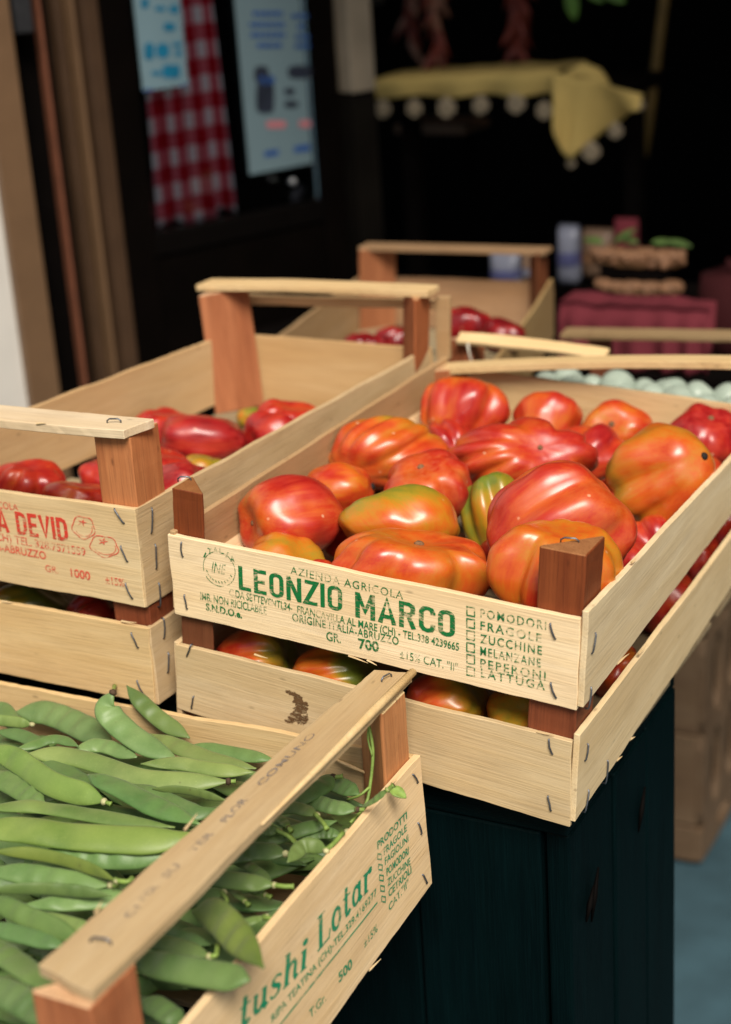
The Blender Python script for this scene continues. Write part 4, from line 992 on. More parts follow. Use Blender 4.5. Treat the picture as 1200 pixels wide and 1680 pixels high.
def onion(p, r, seed, label):
    rnd = random.Random(seed); vs = []; fs = []; N, R_ = 20, 12
    for i in range(R_+1):
        t = i/R_; th = math.pi*t; rr = math.sin(th)*r*(1+.03*rnd.random()); z = math.cos(th)*r*.88+ (r*.25*math.exp(-(th/.35)**2))
        for k in range(N): an = 2*math.pi*k/N; vs.append((rr*math.cos(an)*(1+.02*math.sin(an*5)), rr*math.sin(an), z))
    for i in range(R_):
        for k in range(N): fs.append((i*N+k, (i+1)*N+k, (i+1)*N+(k+1) % N, i*N+(k+1) % N))
    mw = Matrix.Translation(p) @ Matrix.Rotation(rnd.uniform(0, 6), 4, 'Z') @ Matrix.Rotation(rnd.uniform(.5, 1.5), 4, 'X')
    o = obj('onion', mesh('onion', vs, fs), M_ONION, None, mw, None, True); return tag(o, label, 'onion', 'pale onions in the rear crate')
for i in range(11):
    for j in range(4):
        onion(V((.066+i*.0262+(j % 2)*.012, .497+j*.025+random.uniform(-.008, .008), .802+.002*j+random.uniform(-.004, .004))), random.uniform(.0135, .0175), i*10+j, 'pale greenish white onion among others in the crate behind the tomatoes')

# ---- bean crate in front
BX = .198; yF, yB = -.378, -.020
bcr = empty('bean_crate', 'wooden crate full of flat green beans with a long handle and green italic stamps', 'crate', (0, -.2, .637), 'wooden fruit crates')
TRb, BRb = ony(690, 1238, yB), ony(710, 1450, yB)
def rt(y, z0=False): 
    f = (y-yB)/(-.2916-yB)
    return V((TRb.x+(.2043-TRb.x)*f, y, TRb.z+(.735-TRb.z)*f)) if not z0 else V((BRb.x+(.2095-BRb.x)*f, y, BRb.z+(.6358-BRb.z)*f))
sB = board('side_panel', rt(yF, True), rt(yB, True), rt(yB), rt(yF), TH+.0008, bcr, (1.16, 1.08, 1.03), 0, 61, .0009)
board('back_panel', V((.1965, yB+.0005, .640)), V((-.335, yB+.0005, .634)), V((-.335, yB+.0005, .7275)), V((.1965, yB+.0005, .7365)), TH, bcr, (.93, .84, .70), 0, 62, .0014)
board('front_panel', V((-.335, yF, .634)), V((.203, yF, .638)), V((.203, yF, .7345)), V((-.335, yF, .7275)), TH, bcr, (1.05, 1.0, .95), 0, 63, .0012)
board('side_panel', V((-.3355, yB, .634)), V((-.3355, yF+.001, .634)), V((-.3355, yF+.001, .7275)), V((-.3355, yB, .7275)), TH, bcr, tint(), 0, 64, .0012)
base_boards(bcr, V((-.33, yF+.006, .6372)), V((.192, yF+.006, .6392)), V((.188, yB-.006, .6392)), V((-.33, yB-.006, .6372)), 0)
zh = onx(640, 1103, .182).z
zh = .7855
post(V((.1925, yB-.0052, .642)), V((.1935, yB-.0062, zh)), (-1, 0, 0), (0, -1, 0), .034, bcr, (1.28, 1.35, 1.25), size2=.034)
post(V((.1975, yF+.006, .642)), V((.1965, yF+.0055, zh)), (-1, 0, 0), (0, 1, 0), .036, bcr, (1.1, .95, .92), size2=.038)
post(V((-.330, yF+.006, .640)), V((-.330, yF+.006, .775)), (1, 0, 0), (0, 1, 0), .034, bcr); post(V((-.330, yB-.006, .640)), V((-.330, yB-.006, .775)), (1, 0, 0), (0, -1, 0), .034, bcr)
ha, hb, hc, hdp = onz(150, 1628, .7925), onz(678, 1104, .7925), onz(612, 1099, .7925), onz(62, 1582, .7925)
hB = board('handle', ha, hb, hc, hdp, .0065, bcr, (.72, .67, .62), 0, 65, .0012)
m = MB(); e0, e1 = ha.lerp(hb, .45), hb
m.tube([e0+V((0, 0, -.001)), e0.lerp(e1, .35)+V((.0006, 0, .0002)), e0.lerp(e1, .7)+V((0, 0, .0009)), e1+V((0, 0, .0006))], [.0008, .0022, .0030, .0028], 7)
m.build('bark_edge', M_POPLAR, bcr, frame(V((0, 0, 0)), e1-e0, V((0, 0, 1))) if False else None, (1.02, .95, .82), True)
S = Stamp(hB); S.b = hB
for tx, l, r_, cp in (('CI', (213, 1506), (232, 1488), 14), ('PER', (237, 1478), (262, 1455), 14), ('SU', (275, 1442), (298, 1420), 14), ('TER', (318, 1400), (352, 1368), 13), ('PLOR', (372, 1350), (408, 1312), 13), ('COMUNO', (430, 1290), (520, 1205), 12)):
    S.line(tx, l, r_, cp, bold=.01)
S.build(M_GREY)
staple3(hb.lerp(hc, .45)+V((0, -.012, .0005)), (.3, 1, 0), (0, 0, 1), bcr, .009); staple3(ha.lerp(hdp, .5)+V((0, .030, .0005)), (1, .2, 0), (0, 0, 1), bcr, .011)
for px, py in ((677, 1277), (686, 1359), (696, 1442)): staple(sB, px, py, .0105, 112)
S = Stamp(sB)
S.line('tushi', (389, 1694), (503, 1584), 54, 'serif'); S.line('Lotar', (518, 1563), (609, 1453), 56, 'serif')
a_, b_ = bpx(sB, 458, 1681), bpx(sB, 618, 1480)
vs, fs = [], []; ribbon([a_, b_], .0012, vs, fs); S.add(vs, fs)
S.line('500', (555, 1612), (577, 1586), 17, bold=.02)
S.line('GETRIOLI'.replace('G', 'C', 1), (637, 1472), (674, 1431), 13, bold=.015)
S.line('POMODORI', (633, 1437), (669, 1400), 13, bold=.02)
S.line('PRODOTTI', (617, 1393), (665, 1342), 13, bold=.015)
S.build(M_LOTAR)
S = Stamp(sB)
S.line('RIPA TEATINA (CH)-TEL.329.4169277', (445, 1678), (617, 1467), 13, bold=.012)
S.line('T.Gr.', (507, 1671), (534, 1640), 15, bold=.01)
S.line('±15%', (597, 1555), (619, 1527), 14)
for tx, l, r_ in (('FRAGOLE', (628, 1403), (665, 1362)), ('FAGIOLINI', (630, 1419), (668, 1379)), ('ZUCCHINE', (635, 1454), (672, 1417)), ('CAT."II"', (638, 1495), (670, 1452))): S.line(tx, l, r_, 12.5, bold=.01)
for k in range(5): S.boxpx(617+2*k, 1400+17.5*k, 6.5, 8.5, .0008)
S.build(M_LOTAR)
# splintered sliver on the back slat
m = MB(); p0, p1 = ony(545, 1243, yB-.006), ony(606, 1270, yB-.009); m.tube([p0, p0.lerp(p1, .5)+V((0, -.002, .001)), p1], [.0006, .0016, .0008], 5); m.build('splinter', M_POPLAR, bcr, None, (1.1, 1.0, .85), True)

# slivers lifting from the sawn edges
rs = random.Random(11)
for b_, top_ in ((fU, 0), (fL, 0), (fL, 1), (fC, 0), (fD, 1), (sB, 0), (sB, 1), (rU, 0), (rU, 1), (rL, 0), (rL, 1), (hC, 0), (hB, 1)):
    mw, L, zo, th = BOARDS[b_]; hh = max(v.co.y for v in b_.data.vertices)
    for k in range(2):
        x = rs.uniform(.08, .92)*L; y = (hh if top_ else 0)+rs.uniform(-.0012, .0004); ln = rs.uniform(.006, .016); dy = rs.uniform(.0006, .0022)*(1 if top_ else -1)
        m = MB(); m.tube([V((x, y, zo(x, y)-.0004)), V((x+ln*.5, y+dy*.35, zo(x, y)+.0004)), V((x+ln, y+dy, zo(x, y)+.0009))], [.0009, .0006, .00015], 5)
        m.build('splinter', M_POPLAR, b_, b_.matrix_basis if False else mwof(b_), (.95, .9, .82))
# ------------------------------------------------------------------ tomatoes
def tomato(pos, w_, h_, axis, label, ribs=6, depth_=.10, heart=.15, tip=.0, pucker=.2, ripe=.35, green=.2, pink=.3, dd=None, seed=0, group=None, parent=None, lop=0., scar=None):
    """axis: where the stem points, in camera terms (right, up, towards the viewer); w_, h_: width and height seen from the street"""
    rnd = random.Random(seed*13+5); NU, NV_ = 72, 44
    ax = V(axis).normalized(); t1 = ax.orthogonal().normalized(); t2 = ax.cross(t1)
    ph = rnd.uniform(0, 6.28); lobes = [rnd.uniform(.45, 1.25) for _ in range(ribs)]; vs = []; tcs = []; ribv = []
    sd_ = V((seed*1.7, seed*.9, seed*2.3))
    for i in range(NV_+1):
        th = math.pi*i/NV_
        for k in range(NU):
            an = 2*math.pi*k/NU; a2 = an+.25*math.sin(an+ph)+.12*math.sin(2*an+ph*2)
            f = (a2+ph)*ribs/(2*math.pi); li = int(math.floor(f)) % ribs; fr = f-math.floor(f)
            d = lobes[li]*(1-fr)+lobes[(li+1) % ribs]*fr
            groove = math.exp(-(min(fr, 1-fr)/.21)**2)
            ct = math.cos(th); wgt = math.sin(th)*(.25+.75*((1+ct)/2)**.8)
            r = math.sin(th)**.92 if 0 < th < math.pi else 0.
            r *= 1+heart*ct; r *= 1-depth_*d*groove*wgt*3.0+depth_*.8*wgt
            z = ct*(1+(.12*heart)) - pucker*math.exp(-(th/.42)**2) + (-tip*math.exp(-((math.pi-th)/.28)**2))
            p = t1*(r*math.cos(an))+t2*(r*math.sin(an))+ax*z
            n_ = noise.noise(p*1.15+sd_)*.13+noise.noise(p*2.6+sd_)*.04
            p = p*(1+n_)
            if lop: p += t1*(lop*z*z*.25)
            vs.append(p); tcs.append((math.sin(th)*math.cos(an), math.sin(th)*math.sin(an), ct)); ribv.append(groove*wgt)
    xs = [p.x for p in vs]; ys = [p.y for p in vs]; zs_ = [p.z for p in vs]
    dd = dd or (w_+h_)/2*.95
    cx, cy, cz = (max(xs)+min(xs))/2, (max(ys)+min(ys))/2, (max(zs_)+min(zs_))/2
    sx, sy, sz = w_/(max(xs)-min(xs)), h_/(max(ys)-min(ys)), dd/(max(zs_)-min(zs_))
    cv = lambda p: CR*((p.x-cx)*sx)+CU*((p.y-cy)*sy)-CF*((p.z-cz)*sz)
    vv = [cv(p) for p in vs]; fs = []
    for i in range(NV_):
        for k in range(NU): fs.append((i*NU+k, (i+1)*NU+k, (i+1)*NU+(k+1) % NU, i*NU+(k+1) % NU))
    me = mesh('tomato', vv, fs); at = me.attributes.new('tc', 'FLOAT_VECTOR', 'POINT'); at.data.foreach_set('vector', [c for t in tcs for c in t])
    at = me.attributes.new('rib', 'FLOAT', 'POINT'); at.data.foreach_set('value', ribv)
    o = obj('tomato', me, M_TOM, None, Matrix.Translation(pos), (ripe, green, pink), True)
    tag(o, label, 'tomato', group)
    def dimple(end, mat, rad, nm):
        c = V(vv[0] if end == 'stem' else vv[-1])+V(pos); d = (c-V(pos)).normalized(); m = MB()
        q0 = [c+d*(rad*.3)+d.orthogonal()*0]
        m.tube([c-d*rad*.6, c-d*rad*.1, c+d*rad*.35, c+d*rad*.5], [rad*.75, rad, rad*.7, rad*.15], 9); m.build(nm, mat, o, None, None, True)
    if scar: dimple(scar[0], scar[2], scar[1], scar[3])
    return o
def tpx(px, py, w_, h_, lz, axis, label, frame_=True, z=None, y=None, **kw):
    p = onl(px, py, 2, lz) if z is None and y is None else (onz(px, py, z) if y is None else ony(px, py, y))
    s = depth(p)/FP; return tomato(p, w_*s, h_*s, axis, label, **kw)
GT = 'tomatoes in the green stamped crate'
ST = ('stem', .003, M_CORK, 'stem_scar')
tpx(478, 850, 178, 144, .048, (-.9, -.15, .45), 'smooth red tomato at the front left of the green stamped crate, pointed to the right', ribs=5, depth_=.05, heart=.12, tip=.06, ripe=.33, green=.12, pink=.55, seed=1, group=GT, scar=('stem', .0022, M_CORK, 'stem_scar'))
tpx(470, 928, 142, 112, .028, (.6, .55, .6), 'dull orange green tomato low against the front slat below the smooth red one', ribs=6, depth_=.06, ripe=.46, green=.26, pink=.2, seed=2, group=GT)
tpx(556, 803, 119, 90, .038, (.95, .1, .1), 'small bright orange tomato with a dark stem end next to the left slat', ribs=4, depth_=.03, heart=-.05, pucker=.1, ripe=.45, green=.05, pink=.0, seed=3, group=GT, scar=('stem', .0035, M_SCAR, 'stem_scar'))
tpx(637, 744, 197, 124, .045, (.55, .5, -.45), 'brownish ribbed tomato with green shoulders near the left slat', ribs=9, depth_=.13, heart=.02, ripe=.46, green=.34, pink=.45, seed=4, group=GT)
tpx(702, 803, 148, 136, .048, (-.15, .5, .4), 'round pinkish red tomato with pale streaks in the middle of the crate', ribs=6, depth_=.06, heart=.16, ripe=.29, green=.16, pink=.9, seed=5, group=GT, scar=ST)
tpx(655, 857, 200, 126, .050, (-.45, .75, -.2), 'yellow and olive tomato with a green streak on top, lying sideways', ribs=5, depth_=.05, heart=.1, tip=.12, ripe=.64, green=.20, pink=.0, seed=6, group=GT)
tpx(672, 941, 268, 150, .042, (.15, .86, .3), 'wide flat orange tomato with a creased crown behind the front slat', ribs=8, depth_=.10, heart=.06, pucker=.34, ripe=.50, green=.02, pink=.45, seed=7, group=GT, dd=.085, scar=('stem', .004, M_CORK, 'stem_scar'))
tpx(806, 850, 104, 152, .030, (-.2, .8, -.2), 'green and yellow tomato wedged behind the biggest red tomato', ribs=5, depth_=.1, heart=.2, ripe=.76, green=.26, pink=.0, seed=8, group=GT)
tpx(919, 856, 243, 204, .072, (.66, .55, .1), 'biggest tomato, red orange with broad ribs, on top of the pile', ribs=7, depth_=.09, heart=.12, ripe=.40, green=-.10, pink=.6, seed=9, group=GT, dd=.085, scar=('stem', .003, M_CORK, 'stem_scar'))
p = ony(911, 944, .052); s_ = depth(p)/FP
tomato(p, 229*s_, 186*s_, (.1, .75, .3), 'orange tomato with yellow ribs behind the dark corner post', ribs=7, depth_=.12, heart=.1, ripe=.53, green=.05, pink=.05, seed=10, group=GT, dd=.062)
tpx(764, 677, 150, 115, .04, (.15, .75, -.2), 'red ribbed tomato at the far left corner by the fallen handle', ribs=8, depth_=.09, heart=.12, ripe=.38, green=.12, pink=.45, seed=11, group=GT)
tpx(856, 750, 259, 134, .052, (.25, .30, .8), 'wide wrinkled red tomato with puckered centre behind the biggest one', ribs=9, depth_=.085, heart=.0, pucker=.22, ripe=.36, green=-.08, pink=.5, seed=12, group=GT, dd=.07, scar=('stem', .0025, M_CORK, 'stem_scar'))
tpx(899, 692, 116, 98, .035, (.2, .8, -.3), 'smooth orange red tomato near the middle of the back slat', ribs=5, depth_=.04, ripe=.40, green=.0, pink=.25, seed=13, group=GT)
tpx(1010, 702, 121, 92, .035, (-.3, .2, .8), 'dark orange tomato lying against the back slat', ribs=5, depth_=.05, ripe=.40, green=.15, pink=.15, seed=14, group=GT, scar=ST)
tpx(1081, 782, 175, 178, .05, (-.52, -.30, -.72), 'yellow orange tomato with a black blossom tip by the right slat', ribs=6, depth_=.10, heart=.14, tip=.06, ripe=.56, green=.30, pink=.35, seed=15, group=GT, dd=.072, scar=('blossom', .0035, M_SCAR, 'blossom_scar'))
tpx(1153, 722, 124, 124, .035, (.1, .6, .5), 'deep red tomato in the far right corner of the crate', ribs=6, depth_=.08, ripe=.22, green=.0, pink=.6, seed=16, group=GT, scar=ST)
tpx(1048, 930, 88, 84, .012, (.2, .6, .2), 'dark red tomato low in the shade beside the right slat', ribs=5, ripe=.22, green=.0, pink=.3, seed=17, group=GT)
for k, (x, y, z, r) in enumerate(((.10, .27, .028, .030), (.18, .36, .028, .032), (.205, .20, .024, .030), (.06, .33, .026, .028), (.262, .355, .028, .030), (.27, .245, .014, .024), (.215, .275, .020, .027), (.272, .30, .014, .024), (.13, .34, .026, .028), (.10, .14, .022, .024), (.19, .15, .022, .026), (.095, .047, .020, .024), (.075, .135, .022, .024), (.03, .045, .020, .021))):
    tomato(LW(x, y, z), r*2, r*1.75, (random.uniform(-1, 1), .6, random.uniform(-1, 1)), 'partly hidden red tomato deep in the green stamped crate', ripe=.3, green=.1, pink=.3, seed=60+k, group='tomatoes deep in the green stamped crate')
GL = 'tomatoes in the smudged lower crate'
for k, (px, py, w_, h_, axis, rp, gr, pk, lab) in enumerate((
    (420, 1082, 140, 108, (.9, .1, .2), .42, .62, .5, 'red to olive tomato beside the left post in the gap of the right-hand stack'),
    (548, 1104, 152, 104, (.9, .2, .2), .56, .85, .0, 'olive green tomato with a red end in the gap under the stamped slat'),
    (736, 1148, 142, 112, (.6, .4, .3), .40, .50, .3, 'red and brown tomato in the gap behind the bean crate post'),
    (850, 1178, 104, 110, (-.2, .4, .7), .42, .3, .2, 'small red tomato in the gap beside the right reddish post'))):
    p = ony(px, py, .039+.002*k); s_ = depth(p)/FP; tomato(p, w_*s_, h_*s_, axis, lab, ribs=6, depth_=.06, ripe=rp, green=gr, pink=pk, seed=20+k, group=GL, dd=.07)
for k, (px, py, w_, h_, y, rp, lab) in enumerate(((1010, 1108, 96, 100, .12, .40, 'orange red tomato between the two right slats near the front corner'), (1088, 992, 112, 112, .24, .30, 'red tomato bulging between the two right slats'), (1140, 918, 84, 90, .335, .26, 'dark red tomato far along the gap of the right slats'), (1178, 868, 70, 80, .41, .26, 'farthest tomato along the gap of the right slats'))):
    p = onl(px, py, 0, Wd-.033); s_ = depth(p)/FP; tomato(p, w_*s_, h_*s_, (-.3, .7, .3), lab, ribs=6, depth_=.06, ripe=rp, green=.1, pink=.3, seed=30+k, group=GL, dd=.056)
GD = 'tomatoes in the red stamped crate'
for k, (px, py, w_, h_, z, axis, rp, gr, pk, lab) in enumerate((
    (331, 722, 148, 84, .832, (-.95, .1, .2), .24, .0, .5, 'long dark red tomato lying across behind the red stamped crate post'),
    (452, 716, 112, 92, .826, (-.7, -.3, .5), .32, .0, .4, 'red tomato with a pale scar near the back post of the left crate'),
    (422, 690, 70, 44, .822, (.3, .8, 0), .85, .3, .0, 'small greenish tomato at the foot of the back post'),
    (258, 772, 100, 84, .834, (.3, .6, .3), .34, .0, .3, 'red tomato just right of the handle post'),
    (331, 775, 90, 60, .828, (.2, .8, .2), .74, .2, .0, 'yellow olive tomato between two red ones in the left crate'),
    (303, 806, 128, 96, .838, (.6, .5, .3), .28, .0, .7, 'bright red tomato against the side of the right-hand stack'),
    (128, 822, 122, 66, .842, (.2, .8, .2), .42, .0, .1, 'orange red tomato left of the handle post behind the red stamps'),
    (165, 786, 70, 66, .830, (.2, .8, .2), .30, .0, .3, 'red tomato half hidden by the handle post'))):
    tpx(px, py, w_, h_, 0, axis, lab, z=z-.004, ribs=5, depth_=.04, heart=.1, ripe=rp-.08, green=gr, pink=pk, seed=40+k, group=GD)
for k, (x, y, z) in enumerate(((-.20, .10, .835), (-.12, .17, .83), (-.09, .33, .825), (-.19, .28, .825), (-.24, .06, .838))):
    tomato(V((x, y, z)), .062, .052, (.2, .8, .3), 'red tomato low in the red stamped crate', ripe=.3, green=.0, seed=70+k, group='tomatoes deep in the red stamped crate')
for k, (px, py, w_, h_, rp, gr, lab) in enumerate(((52, 1000, 150, 104, .74, .35, 'yellow green tomato in the gap of the left stack'), (162, 1014, 110, 92, .26, .1, 'dark red tomato in the gap of the left stack'), (216, 1020, 62, 84, .22, .0, 'red tomato beside the post in the gap of the left stack'))):
    p = ony(px, py, .05); s_ = depth(p)/FP; tomato(p, w_*s_, h_*s_, (.6, .5, .2), lab, ripe=rp, green=gr, seed=50+k, group='tomatoes in the lower left crate', dd=.06)
for k, (px, py, w_, h_, y, lab) in enumerate(((765, 538, 84, 74, .62, 'dark crimson tomato in the rear crate, taller of the pair'), (824, 550, 78, 62, .64, 'dark crimson tomato in the rear crate beside the taller one'), (652, 560, 74, 50, .62, 'dark crimson tomato seen under the left crate handle'), (600, 566, 74, 44, .60, 'dark crimson tomato low behind the left crate back slat'))):
    p = ony(px, py, y); s_ = depth(p)/FP; tomato(p, w_*s_, h_*s_, (.2, .7, .3), lab, ripe=.02, green=-.1, pink=.1, seed=90+k, group='dark tomatoes in the rear crate')

# ------------------------------------------------------------------ flat green beans
def cat(pts, n):
    out = []; P = [pts[0]*2-pts[1]]+pts+[pts[-1]*2-pts[-2]]; m = len(pts)-1
    for k in range(n+1):
        u = k/n*m; i = min(m-1, int(u)); t = u-i; a, b, c, d = P[i:i+4]
        out.append(.5*((2*b)+(c-a)*t+(2*a-5*b+4*c-d)*t*t+(3*b-a-3*c+d)*t**3))
    return out
def bean(pts, wd, label, roll=0., stem=None, color=(1, 1, 1), seed=0, thick=.32, group='flat green beans in the crate', taper=(.3, .3), cap=None):
    """pts: spine in 3-D; wd: pod width; roll: turns the flat face away from the viewer"""
    n = 34; P = cat([V(p) for p in pts], n); vs = []; fs = []; seam = []; NS = 16
    rnd = random.Random(seed); bumps = rnd.uniform(4.3, 6.2); ph = rnd.uniform(0, 6)
    tot = sum((P[k+1]-P[k]).length for k in range(n)); acc = 0
    for k in range(n+1):
        if k: acc += (P[k]-P[k-1]).length
        s = acc/tot; t = (P[min(n, k+1)]-P[max(0, k-1)]).normalized(); view = (CO-P[k]).normalized()
        nr = view*.55+V((0, 0, 1))*.6; nr = (nr-t*nr.dot(t)).normalized(); sd_ = t.cross(nr); a = roll+.25*math.sin(s*3+ph)*.5
        nn = nr*math.cos(a)+sd_*math.sin(a); ss = sd_*math.cos(a)-nr*math.sin(a)
        e0 = min(1, s/taper[0]); e1 = min(1, (1-s)/taper[1])
        prof_ = (math.sin(e0*math.pi/2)**.9)*(math.sin(e1*math.pi/2)**.9); prof_ = max(.10, prof_)
        b_ = .5+.5*math.cos(s*bumps*2*math.pi+ph+1.6*math.sin(s*5+ph*2))*(.55+.45*math.sin(s*7+ph*3)); bw = 1+.035*(b_-.5)*prof_
        w2 = wd/2*prof_*bw; t2 = wd*thick/2*(prof_**.7)*(.50+.92*b_)
        for q in range(NS):
            an = 2*math.pi*q/NS; c, sn = math.cos(an), math.sin(an)
            x = w2*math.copysign(abs(c)**.85, c); y = t2*math.copysign(abs(sn)**1.15, sn)
            rid = 1 if q in (0, NS//2) else 0
            if rid: x *= 1.025
            vs.append(P[k]+ss*x+nn*y); seam.append(1. if rid else (.25 if q in (1, NS-1, NS//2-1, NS//2+1) else 0.))
    for k in range(n):
        for q in range(NS): fs.append((k*NS+q, k*NS+(q+1) % NS, (k+1)*NS+(q+1) % NS, (k+1)*NS+q))
    fs.append(tuple(reversed(range(NS)))); fs.append(tuple(n*NS+q for q in range(NS)))
    base = P[n//2]; me = mesh('green_bean', [v-base for v in vs], fs)
    at = me.attributes.new('seam', 'FLOAT', 'POINT'); at.data.foreach_set('value', seam)
    c_ = rnd.uniform(.76, 1.16); c2 = rnd.uniform(-.10, .09)
    o = obj('green_bean', me, M_BEAN, None, Matrix.Translation(base), (color[0]*c_*(1+c2), color[1]*c_, color[2]*c_*(1-c2)), True)
    tag(o, label, 'bean', group)
    e, d = P[n], (P[n]-P[n-2]).normalized()
    if stem is not None:
        sp = [e-d*.0015]+[V(p) for p in stem] if hasattr(stem, '__len__') else [e-d*.0015, e+d*stem*.4, e+d*stem]
        pts_ = cat(sp, 8); m = MB(); m.tube(pts_, [.0021]+[.0014]*7+[.0019], 7); m.build('stem', M_STEM, o, None, None, True)
    if stem is not None or cap:
        m = MB(); m.tube([e-d*.0022, e-d*.0005, e+d*.0013], [wd*.10+.0006, wd*.11+.0009, .0012], 8); m.build('cap', cap or M_CAP, o, None, None, True)
    return o
ZB = .716
def z4(x, y): return x/2.4, 1100+y/2.4
def z5(x, y): return x/2.4, 1380+y/2.4
def z6(x, y): return 340+x/3, 1250+y/3
nb = [0]
LAY = .0042
def pb(conv, pts, wz, lay, label, roll=0., stem=None, col=(1, 1, 1), taper=(.30, .30), dz=None, cap=None, grp=None, sw=None):
    sc_ = 3. if conv is z6 else 2.4; P = []
    for k, (x, y) in enumerate(pts):
        px, py = conv(x, y); P.append(onz(px, py, ZB+lay*LAY+(dz[k] if dz else 0)))
    wd = wz/sc_*depth(P[len(P)//2])/FP; nb[0] += 1
    st = None
    if isinstance(stem, list): st = [onz(*conv(x, y), ZB+lay*LAY+.001) for x, y in stem]
    elif stem: st = stem
    kw = dict(group=grp) if grp else {}
    return bean(P, wd, label, roll, st, col, nb[0], taper=taper, cap=cap, **kw)
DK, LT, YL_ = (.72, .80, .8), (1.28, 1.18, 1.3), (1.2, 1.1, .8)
pb(z4, [(-60, 120), (20, 112), (90, 108), (160, 98)], 40, 0, 'short narrow bean tip by the back slat at the left edge', col=DK)
pb(z4, [(60, 165), (190, 168), (330, 225), (445, 292)], 112, 1, 'broad bluish bean sloping down to the right below the back slat', taper=(.2, .3), col=LT)
pb(z4, [(200, 200), (300, 170), (355, 146)], 34, 0, 'small bean end poking up beside the upright bean', stem=.004)
pb(z4, [(-40, 130), (20, 160), (70, 240)], 66, 1, 'pale bean folded under at the left edge')
pb(z4, [(-60, 190), (40, 200), (130, 213)], 44, 3, 'thin bean with a pale tip at the left edge', roll=.7, cap=M_CAP)
pb(z4, [(-20, 240), (70, 252), (140, 283), (200, 330)], 60, 2, 'shaded bean under the thin tipped one', col=DK)
pb(z4, [(700, 352), (585, 300), (480, 225), (420, 150), (448, 82)], 104, 4, 'upright bean with a dry brown stem leaning on the back slat', dz=[-.004, .0, .006, .015, .026], col=LT, taper=(.35, .22), stem=[(452, 62)], cap=M_BROWNSTEM)
pb(z4, [(500, 60), (560, 128), (640, 200), (748, 266)], 70, 2, 'slender bean standing against the back slat right of the brown stemmed one', dz=[.022, .014, .006, 0], taper=(.3, .3))
pb(z4, [(590, 250), (720, 308), (860, 358), (1010, 386)], 76, 3, 'long pale bean sloping below the back slat', col=LT)
pb(z4, [(740, 296), (900, 322), (1000, 340), (1080, 352)], 66, 1, 'bean lying along the back slat and under the handle')
pb(z4, [(60, 312), (130, 295), (220, 270), (310, 298)], 46, 4, 'dark curved bean crossing the left part of the pile', col=DK)
pb(z4, [(290, 312), (400, 296), (540, 342)], 70, 3, 'light bean under the upright one', col=LT)
pb(z4, [(105, 330), (250, 335), (400, 372), (560, 425), (750, 440), (905, 437)], 92, 5, 'very long pale bean with a dark stem end beside the handle', stem=.004, taper=(.15, .22), cap=M_BROWNSTEM, col=LT)
pb(z4, [(555, 368), (700, 366), (850, 390), (1000, 402)], 66, 4, 'bumpy pale bean running under the handle', col=LT)
pb(z4, [(-60, 300), (60, 350), (200, 445), (330, 488), (415, 518)], 98, 6, 'yellowish curved bean with a white stem end', roll=.35, stem=.005, taper=(.25, .2), col=YL_)
pb(z4, [(110, 345), (250, 402), (395, 490)], 92, 4, 'dull bean behind the white stemmed one', col=DK)
pb(z4, [(348, 410), (480, 468), (620, 540), (790, 606)], 112, 7, 'dark green broad bean crossing the middle of the pile', roll=-.3, col=(.74, .86, .8), taper=(.2, .4))
pb(z4, [(470, 450), (620, 500), (760, 560), (860, 545)], 92, 5, 'pale bean behind the dark broad one')
pb(z4, [(-60, 400), (60, 452), (175, 520)], 100, 4, 'short broad bean at the left edge of the pile')
pb(z4, [(-60, 545), (90, 535), (220, 548), (420, 580), (690, 618)], 84, 6, 'long slim bean above the biggest bumpy bean', taper=(.2, .45), roll=-.3)
pb(z4, [(-120, 625), (60, 625), (250, 650), (450, 665), (660, 668), (780, 640)], 130, 8, 'biggest bumpy bean stretching from the left edge to the handle', taper=(.2, .25), col=YL_)
pb(z4, [(600, 466), (740, 474), (890, 512)], 36, 6, 'thin edge-on bean just left of the handle', roll=.9)
pb(z4, [(150, 715), (300, 728), (450, 742), (680, 735)], 84, 6, 'bean below the biggest bumpy one', roll=.3)
pb(z4, [(-40, 712), (120, 720), (260, 748), (380, 790), (460, 830)], 52, 9, 'twisted bean with a curled edge and long tip', roll=.8, stem=[(500, 832), (522, 818)], col=YL_)
pb(z4, [(-60, 790), (100, 800), (270, 828), (440, 846)], 92, 7, 'pale flat bean below the twisted one', stem=.004)
pb(z4, [(-60, 868), (150, 858), (300, 868), (440, 888)], 54, 8, 'narrow bean lying edge up near the handle', roll=.9)
pb(z4, [(85, 925), (230, 915), (350, 905), (560, 890)], 88, 6, 'pointed bean sliding under the handle', taper=(.45, .3))
# right of the handle
pb(z4, [(900, 650), (1000, 640), (1105, 632)], 56, 3, 'short bean with a pale stem end right of the handle', stem=[(1140, 650), (1172, 685)])
pb(z4, [(1020, 560), (1080, 585), (1128, 616)], 38, 5, 'narrow bean with a dark stem end right of the handle', stem=.005, cap=M_BROWNSTEM)
pb(z4, [(760, 740), (900, 728), (1020, 712), (1130, 722)], 86, 4, 'smooth green bean with a blunt end right of the handle', stem=.003, taper=(.3, .2), col=DK)
pb(z4, [(690, 790), (830, 815), (960, 832), (1085, 846)], 76, 5, 'bean with a long pale stem right of the handle', stem=[(1120, 850), (1158, 850)], taper=(.3, .22))
pb(z4, [(900, 745), (980, 770), (1070, 828)], 40, 2, 'thin dark bean below the smooth blunt one', col=DK)
pb(z4, [(640, 950), (760, 905), (885, 872)], 70, 4, 'bean whose stem bends down in front of it', stem=[(893, 905), (884, 950)], taper=(.4, .25))
pb(z4, [(860, 810), (920, 865), (968, 912)], 36, 2, 'thin bean with a pale end pointing to the printed side', stem=.004, col=DK)
pb(z4, [(920, 825), (985, 855), (1048, 884)], 44, 2, 'small bean end beside the thin pale ended one', stem=.004)
